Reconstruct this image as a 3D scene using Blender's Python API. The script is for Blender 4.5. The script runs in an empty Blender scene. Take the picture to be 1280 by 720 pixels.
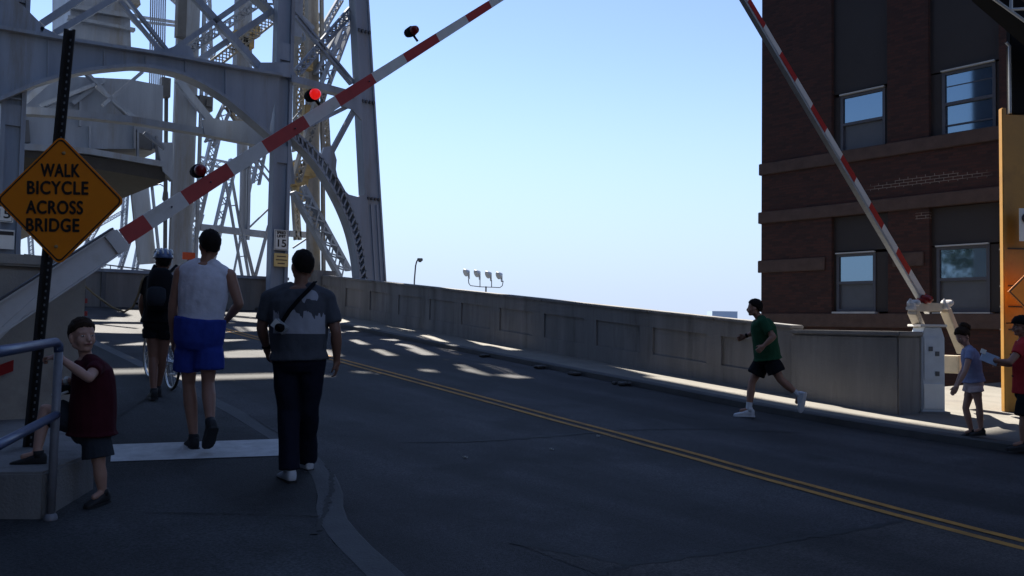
import bpy, bmesh, math, random
from mathutils import Vector, Matrix, noise
random.seed(7)
SC = bpy.context.scene
COL = SC.collection
R_ = math.radians

# ------------------------------------------------------------------ camera
FPX = 1050.0
YAW, PITCH, ROLL = R_(38.66), math.atan(45/1050.0), R_(0.9)
EYE = Vector((0, 0, 1.4))
FW = Vector((math.sin(YAW)*math.cos(PITCH), math.cos(YAW)*math.cos(PITCH), math.sin(PITCH)))
_r0 = Vector((math.cos(YAW), -math.sin(YAW), 0)); _u0 = _r0.cross(FW)
RT = _r0*math.cos(ROLL)+_u0*math.sin(ROLL)
UP = -_r0*math.sin(ROLL)+_u0*math.cos(ROLL)
F0 = Vector((math.sin(YAW), math.cos(YAW), 0)); R0 = _r0.copy(); Z = Vector((0, 0, 1))
cd = bpy.data.cameras.new('camera'); cam = bpy.data.objects.new('camera', cd); COL.objects.link(cam)
cd.sensor_width = 36; cd.lens = 36*FPX/1280; cd.clip_start = .05; cd.clip_end = 6000
cam.matrix_world = Matrix(((RT.x, UP.x, -FW.x, EYE.x), (RT.y, UP.y, -FW.y, EYE.y), (RT.z, UP.z, -FW.z, EYE.z), (0, 0, 0, 1)))
SC.camera = cam

# ------------------------------------------------------------------ light
SUN_AZ, SUN_EL = R_(14), R_(46)       # azimuth clockwise from +Y (the way the road climbs)
W = bpy.data.worlds.new('World'); SC.world = W; W.use_nodes = True
nt = W.node_tree; bg = nt.nodes['Background']
sky = nt.nodes.new('ShaderNodeTexSky'); sky.sky_type = 'NISHITA'; sky.sun_disc = False
sky.sun_elevation = SUN_EL; sky.sun_rotation = SUN_AZ
sky.air_density = 1.0; sky.dust_density = 0.0; sky.ozone_density = 1.7; sky.altitude = 0
# the air near the horizon is a pale cyan white rather than the dry yellow of the bare model
gx = nt.nodes.new('ShaderNodeTexCoord'); sx = nt.nodes.new('ShaderNodeSeparateXYZ'); nt.links.new(gx.outputs['Generated'], sx.inputs[0])
rmp = nt.nodes.new('ShaderNodeValToRGB'); rmp.color_ramp.interpolation = 'EASE'
rmp.color_ramp.elements[0].position = 0; rmp.color_ramp.elements[0].color = (.93, .93, .93, 1); rmp.color_ramp.elements[1].position = .31; rmp.color_ramp.elements[1].color = (0, 0, 0, 1)
nt.links.new(sx.outputs['Z'], rmp.inputs[0])
mxw = nt.nodes.new('ShaderNodeMixRGB'); mxw.inputs[2].default_value = (3.1, 4.05, 5.1, 1)
nt.links.new(rmp.outputs[0], mxw.inputs[0]); nt.links.new(sky.outputs[0], mxw.inputs[1])
tnt = nt.nodes.new('ShaderNodeMixRGB'); tnt.blend_type = 'MULTIPLY'; tnt.inputs[0].default_value = 1; tnt.inputs[2].default_value = (.98, .935, 1.02, 1)
nt.links.new(mxw.outputs[0], tnt.inputs[1]); nt.links.new(tnt.outputs[0], bg.inputs[0]); bg.inputs[1].default_value = 0.057
sl = bpy.data.lights.new('sun', 'SUN'); sl.energy = 5.0; sl.angle = R_(.5); sl.color = (1, .94, .84)
so = bpy.data.objects.new('sun', sl); COL.objects.link(so)
sdir = Vector((math.sin(SUN_AZ)*math.cos(SUN_EL), math.cos(SUN_AZ)*math.cos(SUN_EL), math.sin(SUN_EL)))
so.rotation_euler = sdir.to_track_quat('Z', 'Y').to_euler()
SC.view_settings.view_transform = 'Standard'; SC.view_settings.look = 'None'
SC.view_settings.exposure = 1.7; SC.view_settings.gamma = 1; SC.view_settings.use_curve_mapping = False

# ------------------------------------------------------------------ helpers
def ray(x, y): return FW+RT*((x-640)/FPX)-UP*((y-360)/FPX)
def onY(x, y, Y): r = ray(x, y); return EYE+r*(Y/r.y)
def onX(x, y, X): r = ray(x, y); return EYE+r*(X/r.x)
def onZ(x, y, z): r = ray(x, y); return EYE+r*((z-EYE.z)/r.z)
def atD(x, y, D): return EYE+ray(x, y)*D
def prof(Y):
    Y = min(Y, 40)
    if Y < 2: return 0.0
    if Y < 8: return .08*(Y-2)**2/12
    return .24+.08*(Y-8)
def G(x, y, off=0):
    z = 0.0
    for _ in range(50): z = .5*z+.5*(prof(onZ(x, y, min(z, 1.3)).y)+off)
    return onZ(x, y, z)

def lin(c):
    return tuple((v/12.92 if v <= .04045 else ((v+.055)/1.055)**2.4) for v in c)

def mat(name, col, rough=.7, var=.15, scale=6, bump=0, bscale=40, metal=0, spec=.5, dirt=None, dscale=2.0, emit=0, streak=False):
    m = bpy.data.materials.new(name); m.use_nodes = True
    t = m.node_tree; n = t.nodes; b = n['Principled BSDF']
    b.inputs['Roughness'].default_value = rough; b.inputs['Metallic'].default_value = metal
    b.inputs['Specular IOR Level'].default_value = spec
    tc = n.new('ShaderNodeTexCoord')
    src = tc.outputs['Object']
    if streak:
        mp = n.new('ShaderNodeMapping'); mp.inputs['Scale'].default_value = (1, 1, .12); t.links.new(src, mp.inputs[0]); src2 = mp.outputs[0]
    else: src2 = src
    nz = n.new('ShaderNodeTexNoise'); nz.inputs['Scale'].default_value = scale; nz.inputs['Detail'].default_value = 6; nz.inputs['Roughness'].default_value = .65
    t.links.new(src2, nz.inputs['Vector'])
    cr = n.new('ShaderNodeValToRGB'); cr.color_ramp.elements[0].position = .3; cr.color_ramp.elements[1].position = .7
    cr.color_ramp.elements[0].color = (*[max(0, c*(1-var)) for c in col], 1); cr.color_ramp.elements[1].color = (*[min(1, c*(1+var)) for c in col], 1)
    t.links.new(nz.outputs['Fac'], cr.inputs[0]); out = cr.outputs[0]
    if dirt:
        n2 = n.new('ShaderNodeTexNoise'); n2.inputs['Scale'].default_value = dscale; n2.inputs['Detail'].default_value = 8; n2.inputs['Roughness'].default_value = .7
        t.links.new(src2, n2.inputs['Vector'])
        r2 = n.new('ShaderNodeValToRGB'); r2.color_ramp.elements[0].position = .52; r2.color_ramp.elements[1].position = .72
        t.links.new(n2.outputs['Fac'], r2.inputs[0])
        mx = n.new('ShaderNodeMixRGB'); mx.inputs[2].default_value = (*dirt, 1)
        t.links.new(r2.outputs[0], mx.inputs[0]); t.links.new(out, mx.inputs[1]); out = mx.outputs[0]
    t.links.new(out, b.inputs['Base Color'])
    if bump:
        n3 = n.new('ShaderNodeTexNoise'); n3.inputs['Scale'].default_value = bscale; n3.inputs['Detail'].default_value = 4
        t.links.new(src, n3.inputs['Vector'])
        bp = n.new('ShaderNodeBump'); bp.inputs['Strength'].default_value = bump; bp.inputs['Distance'].default_value = .02
        t.links.new(n3.outputs['Fac'], bp.inputs['Height']); t.links.new(bp.outputs[0], b.inputs['Normal'])
    if emit:
        b.inputs['Emission Color'].default_value = (*col, 1); b.inputs['Emission Strength'].default_value = emit
    return m

class MB:
    def __init__(s): s.v = []; s.f = []; s.mi = []; s.m = 0
    def add(s, vs, fs):
        o = len(s.v); s.v += [Vector(p) for p in vs]
        for f in fs: s.f.append([i+o for i in f]); s.mi.append(s.m)
        return s
    def box(s, c, size, ax=None):
        c = Vector(c); hx, hy, hz = [q/2 for q in size]
        X, Y, Q = ax if ax else (Vector((1, 0, 0)), Vector((0, 1, 0)), Vector((0, 0, 1)))
        vs = [c+X*(i*hx)+Y*(j*hy)+Q*(k*hz) for k in (-1, 1) for j in (-1, 1) for i in (-1, 1)]
        return s.add(vs, [(0, 2, 3, 1), (4, 5, 7, 6), (0, 1, 5, 4), (2, 6, 7, 3), (0, 4, 6, 2), (1, 3, 7, 5)])
    def bx(s, a, b):
        a = Vector(a); b = Vector(b); return s.box((a+b)/2, [abs(q) for q in (b-a)])
    def beam(s, a, b, w, h, up=None, w2=None, h2=None):
        """rectangular bar a-b; h measured along 'up', w across"""
        a = Vector(a); b = Vector(b); d = (b-a).normalized()
        up = Vector(up) if up else Vector((0, 0, 1))
        if abs(d.dot(up)) > .98: up = Vector((0, 1, 0)) if abs(d.y) < .9 else Vector((1, 0, 0))
        sd = d.cross(up).normalized(); u = sd.cross(d)
        w2 = w if w2 is None else w2; h2 = h if h2 is None else h2
        vs = [a-sd*w/2-u*h/2, a+sd*w/2-u*h/2, a+sd*w/2+u*h/2, a-sd*w/2+u*h/2,
              b-sd*w2/2-u*h2/2, b+sd*w2/2-u*h2/2, b+sd*w2/2+u*h2/2, b-sd*w2/2+u*h2/2]
        return s.add(vs, [(0, 1, 2, 3), (4, 7, 6, 5), (0, 4, 5, 1), (1, 5, 6, 2), (2, 6, 7, 3), (3, 7, 4, 0)])
    def rings(s, rs, cap=True, closed=False):
        n = len(rs[0]); o = len(s.v); 
        for r in rs: s.v += [Vector(p) for p in r]
        m = len(rs)
        for i in range(m if closed else m-1):
            a = o+i*n; b = o+((i+1) % m)*n
            for k in range(n): s.f.append([a+k, a+(k+1) % n, b+(k+1) % n, b+k]); s.mi.append(s.m)
        if cap and not closed:
            s.f.append([o+k for k in range(n)][::-1]); s.mi.append(s.m)
            s.f.append([o+(m-1)*n+k for k in range(n)]); s.mi.append(s.m)
        return s
    def tube(s, pts, r, n=8, closed=False, cap=True):
        pts = [Vector(p) for p in pts]; rs = []; prev = None; m = len(pts)
        rr = r if isinstance(r, (list, tuple)) else [r]*m
        for i, p in enumerate(pts):
            if closed: d = (pts[(i+1) % m]-pts[i-1]).normalized()
            else: d = (pts[min(i+1, m-1)]-pts[max(i-1, 0)]).normalized()
            if prev is None:
                u = Vector((0, 0, 1)) if abs(d.z) < .9 else Vector((1, 0, 0))
            else: u = prev
            sd = d.cross(u).normalized(); u = sd.cross(d).normalized(); prev = u
            rs.append([p+(sd*math.cos(2*math.pi*k/n)+u*math.sin(2*math.pi*k/n))*rr[i] for k in range(n)])
        return s.rings(rs, cap, closed)
    def cap(s, a, b, ra, rb, n=12):
        """tapered capsule"""
        a = Vector(a); b = Vector(b); L = (b-a).length
        d = (b-a)/L if L > 1e-6 else Vector((0, 0, 1))
        pts = []; rr = []
        for t in (-90, -60, -30): pts.append(a+d*ra*math.sin(R_(t))); rr.append(max(ra*math.cos(R_(t)), 1e-4))
        pts.append(a); rr.append(ra); pts.append(b); rr.append(rb)
        for t in (30, 60, 90): pts.append(b+d*rb*math.sin(R_(t))); rr.append(max(rb*math.cos(R_(t)), 1e-4))
        u = Vector((0, 0, 1)) if abs(d.z) < .9 else Vector((1, 0, 0))
        sd = d.cross(u).normalized(); u = sd.cross(d)
        return s.rings([[p+(sd*math.cos(2*math.pi*k/n)+u*math.sin(2*math.pi*k/n))*q for k in range(n)] for p, q in zip(pts, rr)])
    def ell(s, c, ax, rad, n=16, m=10):
        c = Vector(c); X, Y, Q = ax; rs = []
        for i in range(m+1):
            t = math.pi*i/m; q = max(math.sin(t), 1e-3)
            rs.append([c+X*(rad[0]*q*math.cos(2*math.pi*k/n))+Y*(rad[1]*q*math.sin(2*math.pi*k/n))-Q*(rad[2]*math.cos(t)) for k in range(n)])
        return s.rings(rs)
    def prism(s, poly, off):
        """polygon (list of points) extruded by vector off"""
        off = Vector(off); n = len(poly); p = [Vector(q) for q in poly]
        return s.add(p+[q+off for q in p], [list(range(n))[::-1], list(range(n, 2*n))]+[[i, (i+1) % n, n+(i+1) % n, n+i] for i in range(n)])
    def grid(s, rows):
        n = len(rows[0]); o = len(s.v)
        for r in rows: s.v += [Vector(p) for p in r]
        for i in range(len(rows)-1):
            for k in range(n-1): s.f.append([o+i*n+k, o+i*n+k+1, o+(i+1)*n+k+1, o+(i+1)*n+k]); s.mi.append(s.m)
        return s
    def pieces(s):
        par = list(range(len(s.v)))
        def find(i):
            while par[i] != i: par[i] = par[par[i]]; i = par[i]
            return i
        for f in s.f:
            for i in f[1:]: par[find(i)] = find(f[0])
        out = {}
        for f, mi in zip(s.f, s.mi):
            r = find(f[0]); q, mp = out.setdefault(r, (MB(), {}))
            for i in f:
                if i not in mp: mp[i] = len(q.v); q.v.append(s.v[i])
            q.f.append([mp[i] for i in f]); q.mi.append(mi)
        return [q for q, _ in out.values()]
    def build_each(s, name, mats, parent, **k):
        return [q.build(name, mats, parent, **k) for q in s.pieces()]
    def build(s, name, mats, parent=None, smooth=False, origin=None, bevel=0, fix=True):
        me = bpy.data.meshes.new(name)
        if parent is not None and origin is None: origin = Vector((0, 0, 0)); base = parent_world(parent)
        elif origin is not None and parent is None: base = Vector(origin)
        else: base = Vector((0, 0, 0)) if parent is None else parent_world(parent)
        me.from_pydata([v-base for v in s.v], [], s.f)
        ms = mats if isinstance(mats, (list, tuple)) else [mats]
        for q in ms: me.materials.append(q)
        for p, i in zip(me.polygons, s.mi): p.material_index = i; p.use_smooth = smooth
        if fix:
            bm = bmesh.new(); bm.from_mesh(me); bmesh.ops.recalc_face_normals(bm, faces=bm.faces)
            if bevel: bmesh.ops.bevel(bm, geom=[e for e in bm.edges if e.is_manifold and e.calc_face_angle(0) > .6], offset=bevel, segments=2, affect='EDGES', clamp_overlap=True)
            bm.to_mesh(me); bm.free()
        o = bpy.data.objects.new(name, me); COL.objects.link(o)
        if parent is not None: o.parent = parent
        else: o.location = base
        return o

def parent_world(p):
    w = Vector((0, 0, 0))
    while p is not None: w += p.location; p = p.parent
    return w
def tag(o, label, cat, group=None):
    o['label'] = label; o['category'] = cat
    if group: o['group'] = group
    return o
def thing(name, loc, label, cat, group=None):
    o = bpy.data.objects.new(name, None); COL.objects.link(o); o.location = Vector(loc); o.empty_display_size = .2
    return tag(o, label, cat, group)
def struct(o): o['kind'] = 'structure'; return o
def text_mesh(txt, size, mtl, parent, center, right, up, offset=0.0, spacing=1.0, extrude=.001, width=None, name='lettering'):
    cu = bpy.data.curves.new(name, 'FONT'); cu.body = txt; cu.size = size; cu.align_x = 'CENTER'; cu.align_y = 'CENTER'
    cu.offset = 0; cu.extrude = extrude; cu.space_character = spacing
    t = bpy.data.objects.new('tmp', cu); COL.objects.link(t)
    dg = bpy.context.evaluated_depsgraph_get(); me = bpy.data.meshes.new_from_object(t.evaluated_get(dg))
    bpy.data.objects.remove(t)
    xs = [v.co.x for v in me.vertices]; w = max(xs)-min(xs); k = (width/w) if width else 1
    base = parent_world(parent); nrm = Vector(right).cross(Vector(up))
    src_v = [v.co.copy() for v in me.vertices]; src_f = [list(p.vertices) for p in me.polygons]; bpy.data.meshes.remove(me)
    vs = []; fs = []
    shifts = ((0, 0),) if not offset else ((-offset, 0), (offset, 0), (0, offset), (0, -offset))
    for j, (ox, oy) in enumerate(shifts):
        o_ = len(vs); vs += [Vector(center)-base+Vector(right)*(c.x*k+ox)+Vector(up)*(c.y+oy)+nrm*(c.z+j*.0002) for c in src_v]
        fs += [[i+o_ for i in f] for f in src_f]
    me = bpy.data.meshes.new(name); me.from_pydata(vs, [], fs)
    me.materials.clear(); me.materials.append(mtl)
    o = bpy.data.objects.new(name, me); COL.objects.link(o); o.parent = parent
    return o

# ------------------------------------------------------------------ materials
M = {}
M['asphalt'] = mat('asphalt', (.031, .0295, .032), .85, .3, 1.2, .5, 130, dirt=(.042, .042, .045), dscale=.35)
M['concrete'] = mat('concrete', (.195, .188, .182), .9, .22, 2.5, .35, 60, dirt=(.10, .094, .087), dscale=2.2, streak=True)
M['sidewalk'] = mat('sidewalk_asphalt', (.029, .031, .033), .9, .25, 1.6, .4, 90, dirt=(.044, .047, .05), dscale=.8)
M['walkpale'] = mat('sidewalk_concrete', (.2, .185, .16), .9, .22, 1.6, .4, 90, dirt=(.12, .11, .1), dscale=.8)
M['kerb'] = mat('kerb_stone', (.085, .086, .088), .9, .2, 4, .4, 60, dirt=(.05, .05, .05), dscale=2)
M['whitepaint'] = mat('road_white', (.5, .5, .49), .8, .2, 8, .2, 80, dirt=(.4, .4, .38), dscale=3)
M['yellowpaint'] = mat('road_yellow', (.44, .21, .035), .85, .25, 6, .2, 80, dirt=(.14, .085, .035), dscale=2.5)
M['palewall'] = mat('pale_concrete', (.40, .35, .29), .85, .12, 2, .2, 60, dirt=(.28, .24, .2), dscale=1.5)
M['tar'] = mat('crack_tar', (.012, .012, .013), .8, .2, 20)
M['ground'] = mat('ground_earth', (.06, .06, .055), .95, .3, .4)
M['steel'] = mat('bridge_paint', (.225, .262, .325), .55, .2, 1.6, .08, 30, dirt=(.17, .16, .15), dscale=1.5, streak=True)
M['steelwarm'] = mat('bridge_paint_weathered', (.22, .215, .2), .6, .2, 1.6, .08, 30, dirt=(.2, .16, .09), dscale=.9)
M['steeldark'] = mat('dark_steel', (.07, .075, .085), .5, .2, 3)
M['brass'] = mat('yellowed_steel', (.33, .24, .1), .55, .3, 4)
M['postbrown'] = mat('sign_post_steel', (.03, .025, .022), .6, .3, 10)
M['orange'] = mat('sign_orange', (1.0, .27, .008), .5, .05, 4, dirt=(.9, .24, .01), dscale=5)
M['black'] = mat('black_paint', (.010, .010, .011), .9, .1, 10, spec=.1)
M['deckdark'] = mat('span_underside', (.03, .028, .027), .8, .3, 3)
M['facing'] = mat('grey_blue_facing', (.075, .09, .12), .9, .2, 2)
M['ink'] = mat('sign_ink', (.02, .014, .01), .6, .1, 10)
M['red'] = mat('gate_red', (.42, .025, .022), .5, .12, 6)
M['white'] = mat('gate_white', (.66, .63, .6), .5, .08, 5, dirt=(.5, .47, .42), dscale=2.5)
M['galv'] = mat('galvanised', (.42, .44, .46), .45, .12, 12, metal=.3)
M['lampred'] = mat('lamp_red_off', (.22, .01, .012), .25, .05, 5)
M['lampon'] = mat('lamp_red_lit', (.8, .012, .01), .25, 0, 5, emit=.22)
M['bluepipe'] = mat('rail_blue', (.075, .105, .20), .35, .15, 12)
M['rail'] = mat('rail_grey', (.2, .2, .22), .45, .15, 12)
M['cabinet'] = mat('cabinet_paint', (.5, .55, .6), .4, .08, 6)
M['tanpaint'] = mat('gate_frame_paint', (.5, .44, .35), .5, .12, 8)
M['yellowsteel'] = mat('yellow_paint', (.38, .185, .022), .5, .12, 3, dirt=(.27, .125, .016), dscale=2)
M['signwhite'] = mat('sign_white', (.72, .72, .68), .5, .05, 6)
M['signyellow'] = mat('sign_pale_yellow', (.72, .52, .2), .5, .06, 6)
M['stonebelt'] = mat('belt_stone', (.075, .048, .041), .85, .2, 4, .3, 40)
M['infill'] = mat('window_infill_panel', (.026, .022, .023), .7, .1, 2)
M['frame'] = mat('window_frame', (.06, .065, .085), .5, .1, 5)
M['framelight'] = mat('window_frame_pale', (.4, .42, .44), .5, .1, 5)
M['skin'] = mat('skin', (.33, .17, .115), .55, .08, 12)
M['skin2'] = mat('skin_tanned', (.25, .125, .085), .55, .08, 12)
M['skin3'] = mat('skin_fair', (.48, .27, .2), .55, .08, 12)
M['hairdark'] = mat('hair_dark', (.012, .009, .008), .8, .3, 60, .25, 300, spec=.15)
M['hairbrown'] = mat('hair_brown', (.035, .02, .012), .8, .35, 60, .25, 300, spec=.15)
M['eyewhite'] = mat('eye_white', (.6, .58, .55), .3, .02, 5)
M['iris'] = mat('eye_iris', (.03, .02, .015), .2, .1, 50)
M['lips'] = mat('lips', (.28, .1, .08), .5, .05, 20)
def cloth(name, c, **k): return mat(name, c, .9, .12, 10, .28, 24, spec=.15, **k)
M['tank'] = cloth('white_knit', (.66, .66, .74))
M['blueshort'] = cloth('blue_shorts_cloth', (.03, .055, .30))
M['greytee'] = cloth('grey_tee_cloth', (.10, .105, .125))
M['navy'] = cloth('navy_trouser_cloth', (.012, .014, .028))
M['maroon'] = cloth('maroon_tee_cloth', (.055, .008, .014))
M['greyshort'] = cloth('grey_shorts_cloth', (.035, .04, .05))
M['blackcloth'] = cloth('black_cloth', (.01, .011, .014))
M['green'] = cloth('green_tee_cloth', (.018, .075, .035))
M['lavender'] = cloth('lavender_tee_cloth', (.27, .30, .46))
M['palepink'] = cloth('pale_shorts_cloth', (.62, .5, .5))
M['redcloth'] = cloth('red_top_cloth', (.42, .03, .035))
M['leaf'] = mat('leaf_green', (.05, .09, .03), .8, .4, 3)
M['rubber'] = mat('shoe_black', (.015, .015, .016), .7, .2, 20)
M['shoewhite'] = mat('shoe_white', (.6, .62, .66), .6, .1, 20)
M['shoegrey'] = mat('shoe_grey', (.3, .3, .32), .6, .2, 20)
M['helmet'] = mat('helmet_shell', (.10, .15, .28), .3, .3, 9)
M['rope'] = mat('rope_tan', (.3, .22, .12), .9, .2, 60)
M['orangered'] = mat('orange_red_vinyl', (.75, .10, .02), .5, .08, 6)
M['chrome'] = mat('spoke_metal', (.55, .55, .55), .3, .05, 20, metal=.9)
M['paleblue'] = mat('pale_blue_paper', (.35, .45, .6), .7, .08, 8)
M['litter'] = mat('litter_paper', (.5, .5, .48), .8, .1, 10)

def asphalt(m, k=1.0):
    # coarse stone, polished wheel tracks, oil and old patches
    t = m.node_tree; n = t.nodes; b = n['Principled BSDF']; tc = [q for q in n if q.bl_idname == 'ShaderNodeTexCoord'][0]
    col = b.inputs['Base Color'].links[0].from_socket
    def noise_(scale, det, lo, hi, a, c, stretch=(1, 1, 1)):
        nonlocal col
        mp = n.new('ShaderNodeMapping'); mp.inputs['Scale'].default_value = stretch; t.links.new(tc.outputs['Object'], mp.inputs[0])
        q = n.new('ShaderNodeTexNoise'); q.inputs['Scale'].default_value = scale; q.inputs['Detail'].default_value = det; t.links.new(mp.outputs[0], q.inputs['Vector'])
        r = n.new('ShaderNodeValToRGB'); r.color_ramp.elements[0].position = lo; r.color_ramp.elements[1].position = hi
        r.color_ramp.elements[0].color = (a, a, a, 1); r.color_ramp.elements[1].color = (c, c, c, 1); t.links.new(q.outputs['Fac'], r.inputs[0])
        x = n.new('ShaderNodeMixRGB'); x.blend_type = 'MULTIPLY'; x.inputs[0].default_value = 1; t.links.new(col, x.inputs[1]); t.links.new(r.outputs[0], x.inputs[2]); col = x.outputs[0]
        return q
    noise_(55, 3, .38, .62, .62, 1.5); noise_(.55, 5, .4, .62, .5, 1.45, (1.6, .18, 1)); noise_(.9, 8, .55, .66, 1.12, .6); noise_(260, 2, .4, .7, .75, 1.5)
    t.links.new(col, b.inputs['Base Color'])
asphalt(M['asphalt']); asphalt(M['sidewalk'])
def glass(name, tint, rough=.04):
    m = mat(name, tint, rough, .1, 1.2); b = m.node_tree.nodes['Principled BSDF']
    b.inputs['Specular IOR Level'].default_value = 1.0; b.inputs['IOR'].default_value = 2.3; b.inputs['Specular Tint'].default_value = (.55, .8, 1, 1)
    return m
M['glass'] = glass('window_glass', (.03, .045, .07))
M['screen'] = mat('window_insect_screen', (.07, .08, .1), .5, .1, 3, spec=.6)

def brick():
    m = bpy.data.materials.new('dark_brick'); m.use_nodes = True
    t = m.node_tree; n = t.nodes; b = n['Principled BSDF']; b.inputs['Roughness'].default_value = .85
    tc = n.new('ShaderNodeTexCoord'); sp = n.new('ShaderNodeSeparateXYZ'); t.links.new(tc.outputs['Object'], sp.inputs[0])
    ad = n.new('ShaderNodeMath'); ad.operation = 'ADD'; t.links.new(sp.outputs['X'], ad.inputs[0]); t.links.new(sp.outputs['Y'], ad.inputs[1])
    cb = n.new('ShaderNodeCombineXYZ'); t.links.new(ad.outputs[0], cb.inputs[0]); t.links.new(sp.outputs['Z'], cb.inputs[1])
    br = n.new('ShaderNodeTexBrick'); t.links.new(cb.outputs[0], br.inputs['Vector'])
    br.inputs['Scale'].default_value = 1; br.inputs['Brick Width'].default_value = .21; br.inputs['Row Height'].default_value = .07
    br.inputs['Mortar Size'].default_value = .007; br.inputs['Bias'].default_value = -.2
    br.inputs['Color1'].default_value = (.055, .0185, .014, 1); br.inputs['Color2'].default_value = (.02, .009, .009, 1)
    # lime bloom: pale mortar in a few repointed places
    nz = n.new('ShaderNodeTexNoise'); nz.inputs['Scale'].default_value = .9; nz.inputs['Detail'].default_value = 3
    mp = n.new('ShaderNodeMapping'); mp.inputs['Scale'].default_value = (.5, 3.2, 1); t.links.new(cb.outputs[0], mp.inputs[0]); t.links.new(mp.outputs[0], nz.inputs['Vector'])
    rp = n.new('ShaderNodeValToRGB'); rp.color_ramp.elements[0].position = .61; rp.color_ramp.elements[1].position = .67
    rp.color_ramp.elements[0].color = (.03, .016, .014, 1); rp.color_ramp.elements[1].color = (.2, .175, .155, 1)
    def mth(op, a, c):
        q = n.new('ShaderNodeMath'); q.operation = op
        for i, v in enumerate((a, c)):
            if isinstance(v, (int, float)): q.inputs[i].default_value = v
            else: t.links.new(v, q.inputs[i])
        return q.outputs[0]
    def zone(y0, y1, z0, z1):
        a = mth('MULTIPLY', mth('GREATER_THAN', ad.outputs[0], y0), mth('LESS_THAN', ad.outputs[0], y1))
        return mth('MULTIPLY', a, mth('MULTIPLY', mth('GREATER_THAN', sp.outputs['Z'], z0), mth('LESS_THAN', sp.outputs['Z'], z1)))
    zn = mth('MAXIMUM', zone(-5, 7.2, 4.86, 5.03), mth('MAXIMUM', zone(4.6, 6.1, 4.93, 5.1), mth('MAXIMUM', zone(6.3, 7.75, 10.46, 10.8), zone(4.1, 5.6, 4.05, 4.2))))
    t.links.new(mth('ADD', mth('MULTIPLY', nz.outputs['Fac'], .88), mth('MULTIPLY', zn, .24)), rp.inputs[0]); t.links.new(rp.outputs[0], br.inputs['Mortar'])
    t.links.new(br.outputs['Color'], b.inputs['Base Color'])
    bp = n.new('ShaderNodeBump'); bp.inputs['Strength'].default_value = .5; bp.inputs['Distance'].default_value = .01; bp.invert = True
    t.links.new(br.outputs['Fac'], bp.inputs['Height']); t.links.new(bp.outputs[0], b.inputs['Normal'])
    return m
M['brick'] = brick()

# ------------------------------------------------------------------ ground, road, pavements
KERB_L = [(-40, 1.2), (-6, 1.2), (0, 1.45), (2.2, 1.9), (3.7, 2.31), (4.4, 2.45), (5.0, 2.62), (5.5, 2.88), (6.0, 3.08), (6.66, 3.25), (7.5, 3.36), (8.86, 3.46), (12, 3.56), (18, 3.6), (27, 3.6)]
def xk(Y):
    for (a, xa), (b, xb) in zip(KERB_L, KERB_L[1:]):
        if a <= Y <= b: return xa+(xb-xa)*(Y-a)/(b-a)
    return KERB_L[-1][1] if Y > 0 else KERB_L[0][1]
XR = 10.5
YEND = 26.4
def yrange(a, b, st):
    n = max(1, int(math.ceil((b-a)/st))); return [a+(b-a)*i/n for i in range(n+1)]
def sheet(name, fl, fr, Y0, Y1, zo, m, nx=6, st=.4):
    mb = MB()
    mb.grid([[(fl(Y)+(fr(Y)-fl(Y))*k/nx, Y, prof(Y)+zo) for k in range(nx+1)] for Y in yrange(Y0, Y1, st)])
    return struct(mb.build(name, m))
def gnd():
    mb = MB(); mb.grid([[(x, y, -.6) for x in (-3000, -40, 60, 3000)] for y in (-3000, -40, 60, 3000)])
    return struct(mb.build('ground', M['ground']))
gnd()
sheet('road', lambda Y: xk(Y)-.02, lambda Y: XR+.02, -40, YEND, 0, M['asphalt'], 10)
def kerb(name, fx, sgn, Y0, Y1, w=.2):
    mb = MB(); rs = []
    for Y in yrange(Y0, Y1, .3):
        x = fx(Y); z = prof(Y)
        prof_pts = [(x, z-.3), (x, z+.085), (x+sgn*.02, z+.1), (x+sgn*w, z+.1), (x+sgn*w, z-.3)]
        rs.append([Vector((a, Y, b)) for a, b in prof_pts])
    mb.rings(rs); return struct(mb.build(name, M['kerb']))
kerb('kerb', xk, -1, -40, YEND); kerb('kerb', lambda Y: XR, 1, -40, YEND)
def skirt(name, fl, fr, Y0, Y1, zo, m):
    mb = MB(); rs = []
    for Y in yrange(Y0, Y1, .4):
        a, b = fl(Y), fr(Y); z = prof(Y)+zo
        rs.append([Vector((a, Y, -.7)), Vector((a, Y, z)), Vector((b, Y, z)), Vector((b, Y, -.7))])
    mb.rings(rs); return struct(mb.build(name, m))
skirt('pavement', lambda Y: (-14 if Y < 8.6 else -.6), lambda Y: xk(Y)-.2, -40, YEND, .098, M['sidewalk'])
skirt('pavement', lambda Y: XR+.2, lambda Y: 19.9, -40, 7.6, .098, M['walkpale'])
skirt('pavement', lambda Y: XR+.2, lambda Y: 12.02, 7.6, 27, .098, M['walkpale'])
# painted lines
def ribbon(pts, w, zo, mtl, name, n=40, jitter=0.0):
    mb = MB(); pts = [Vector((p[0], p[1], 0)) for p in pts]
    L = [0]
    for a, b in zip(pts, pts[1:]): L.append(L[-1]+(b-a).length)
    rows = []
    for i in range(n+1):
        s = L[-1]*i/n
        for k in range(len(L)-1):
            if L[k] <= s <= L[k+1]+1e-6: break
        d = (pts[k+1]-pts[k]).normalized(); p = pts[k]+d*(s-L[k]); nn = Vector((-d.y, d.x, 0))
        j = (random.random()-.5)*jitter; ww = w*(1+(random.random()-.5)*(1.2 if jitter else 0))
        p = p+nn*j; a = p-nn*ww/2; b = p+nn*ww/2
        rows.append([(a.x, a.y, prof(a.y)+zo), (b.x, b.y, prof(b.y)+zo)])
    mb.grid(rows); return struct(mb.build(name, mtl))
YL = [(5.2, -6), (5.75, 0), (6.13, 2.24), (6.57, 4.09), (6.86, 5.6), (7.0, 7), (7.03, 9.28), (7.04, 12), (7.05, 18), (7.05, YEND)]
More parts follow.
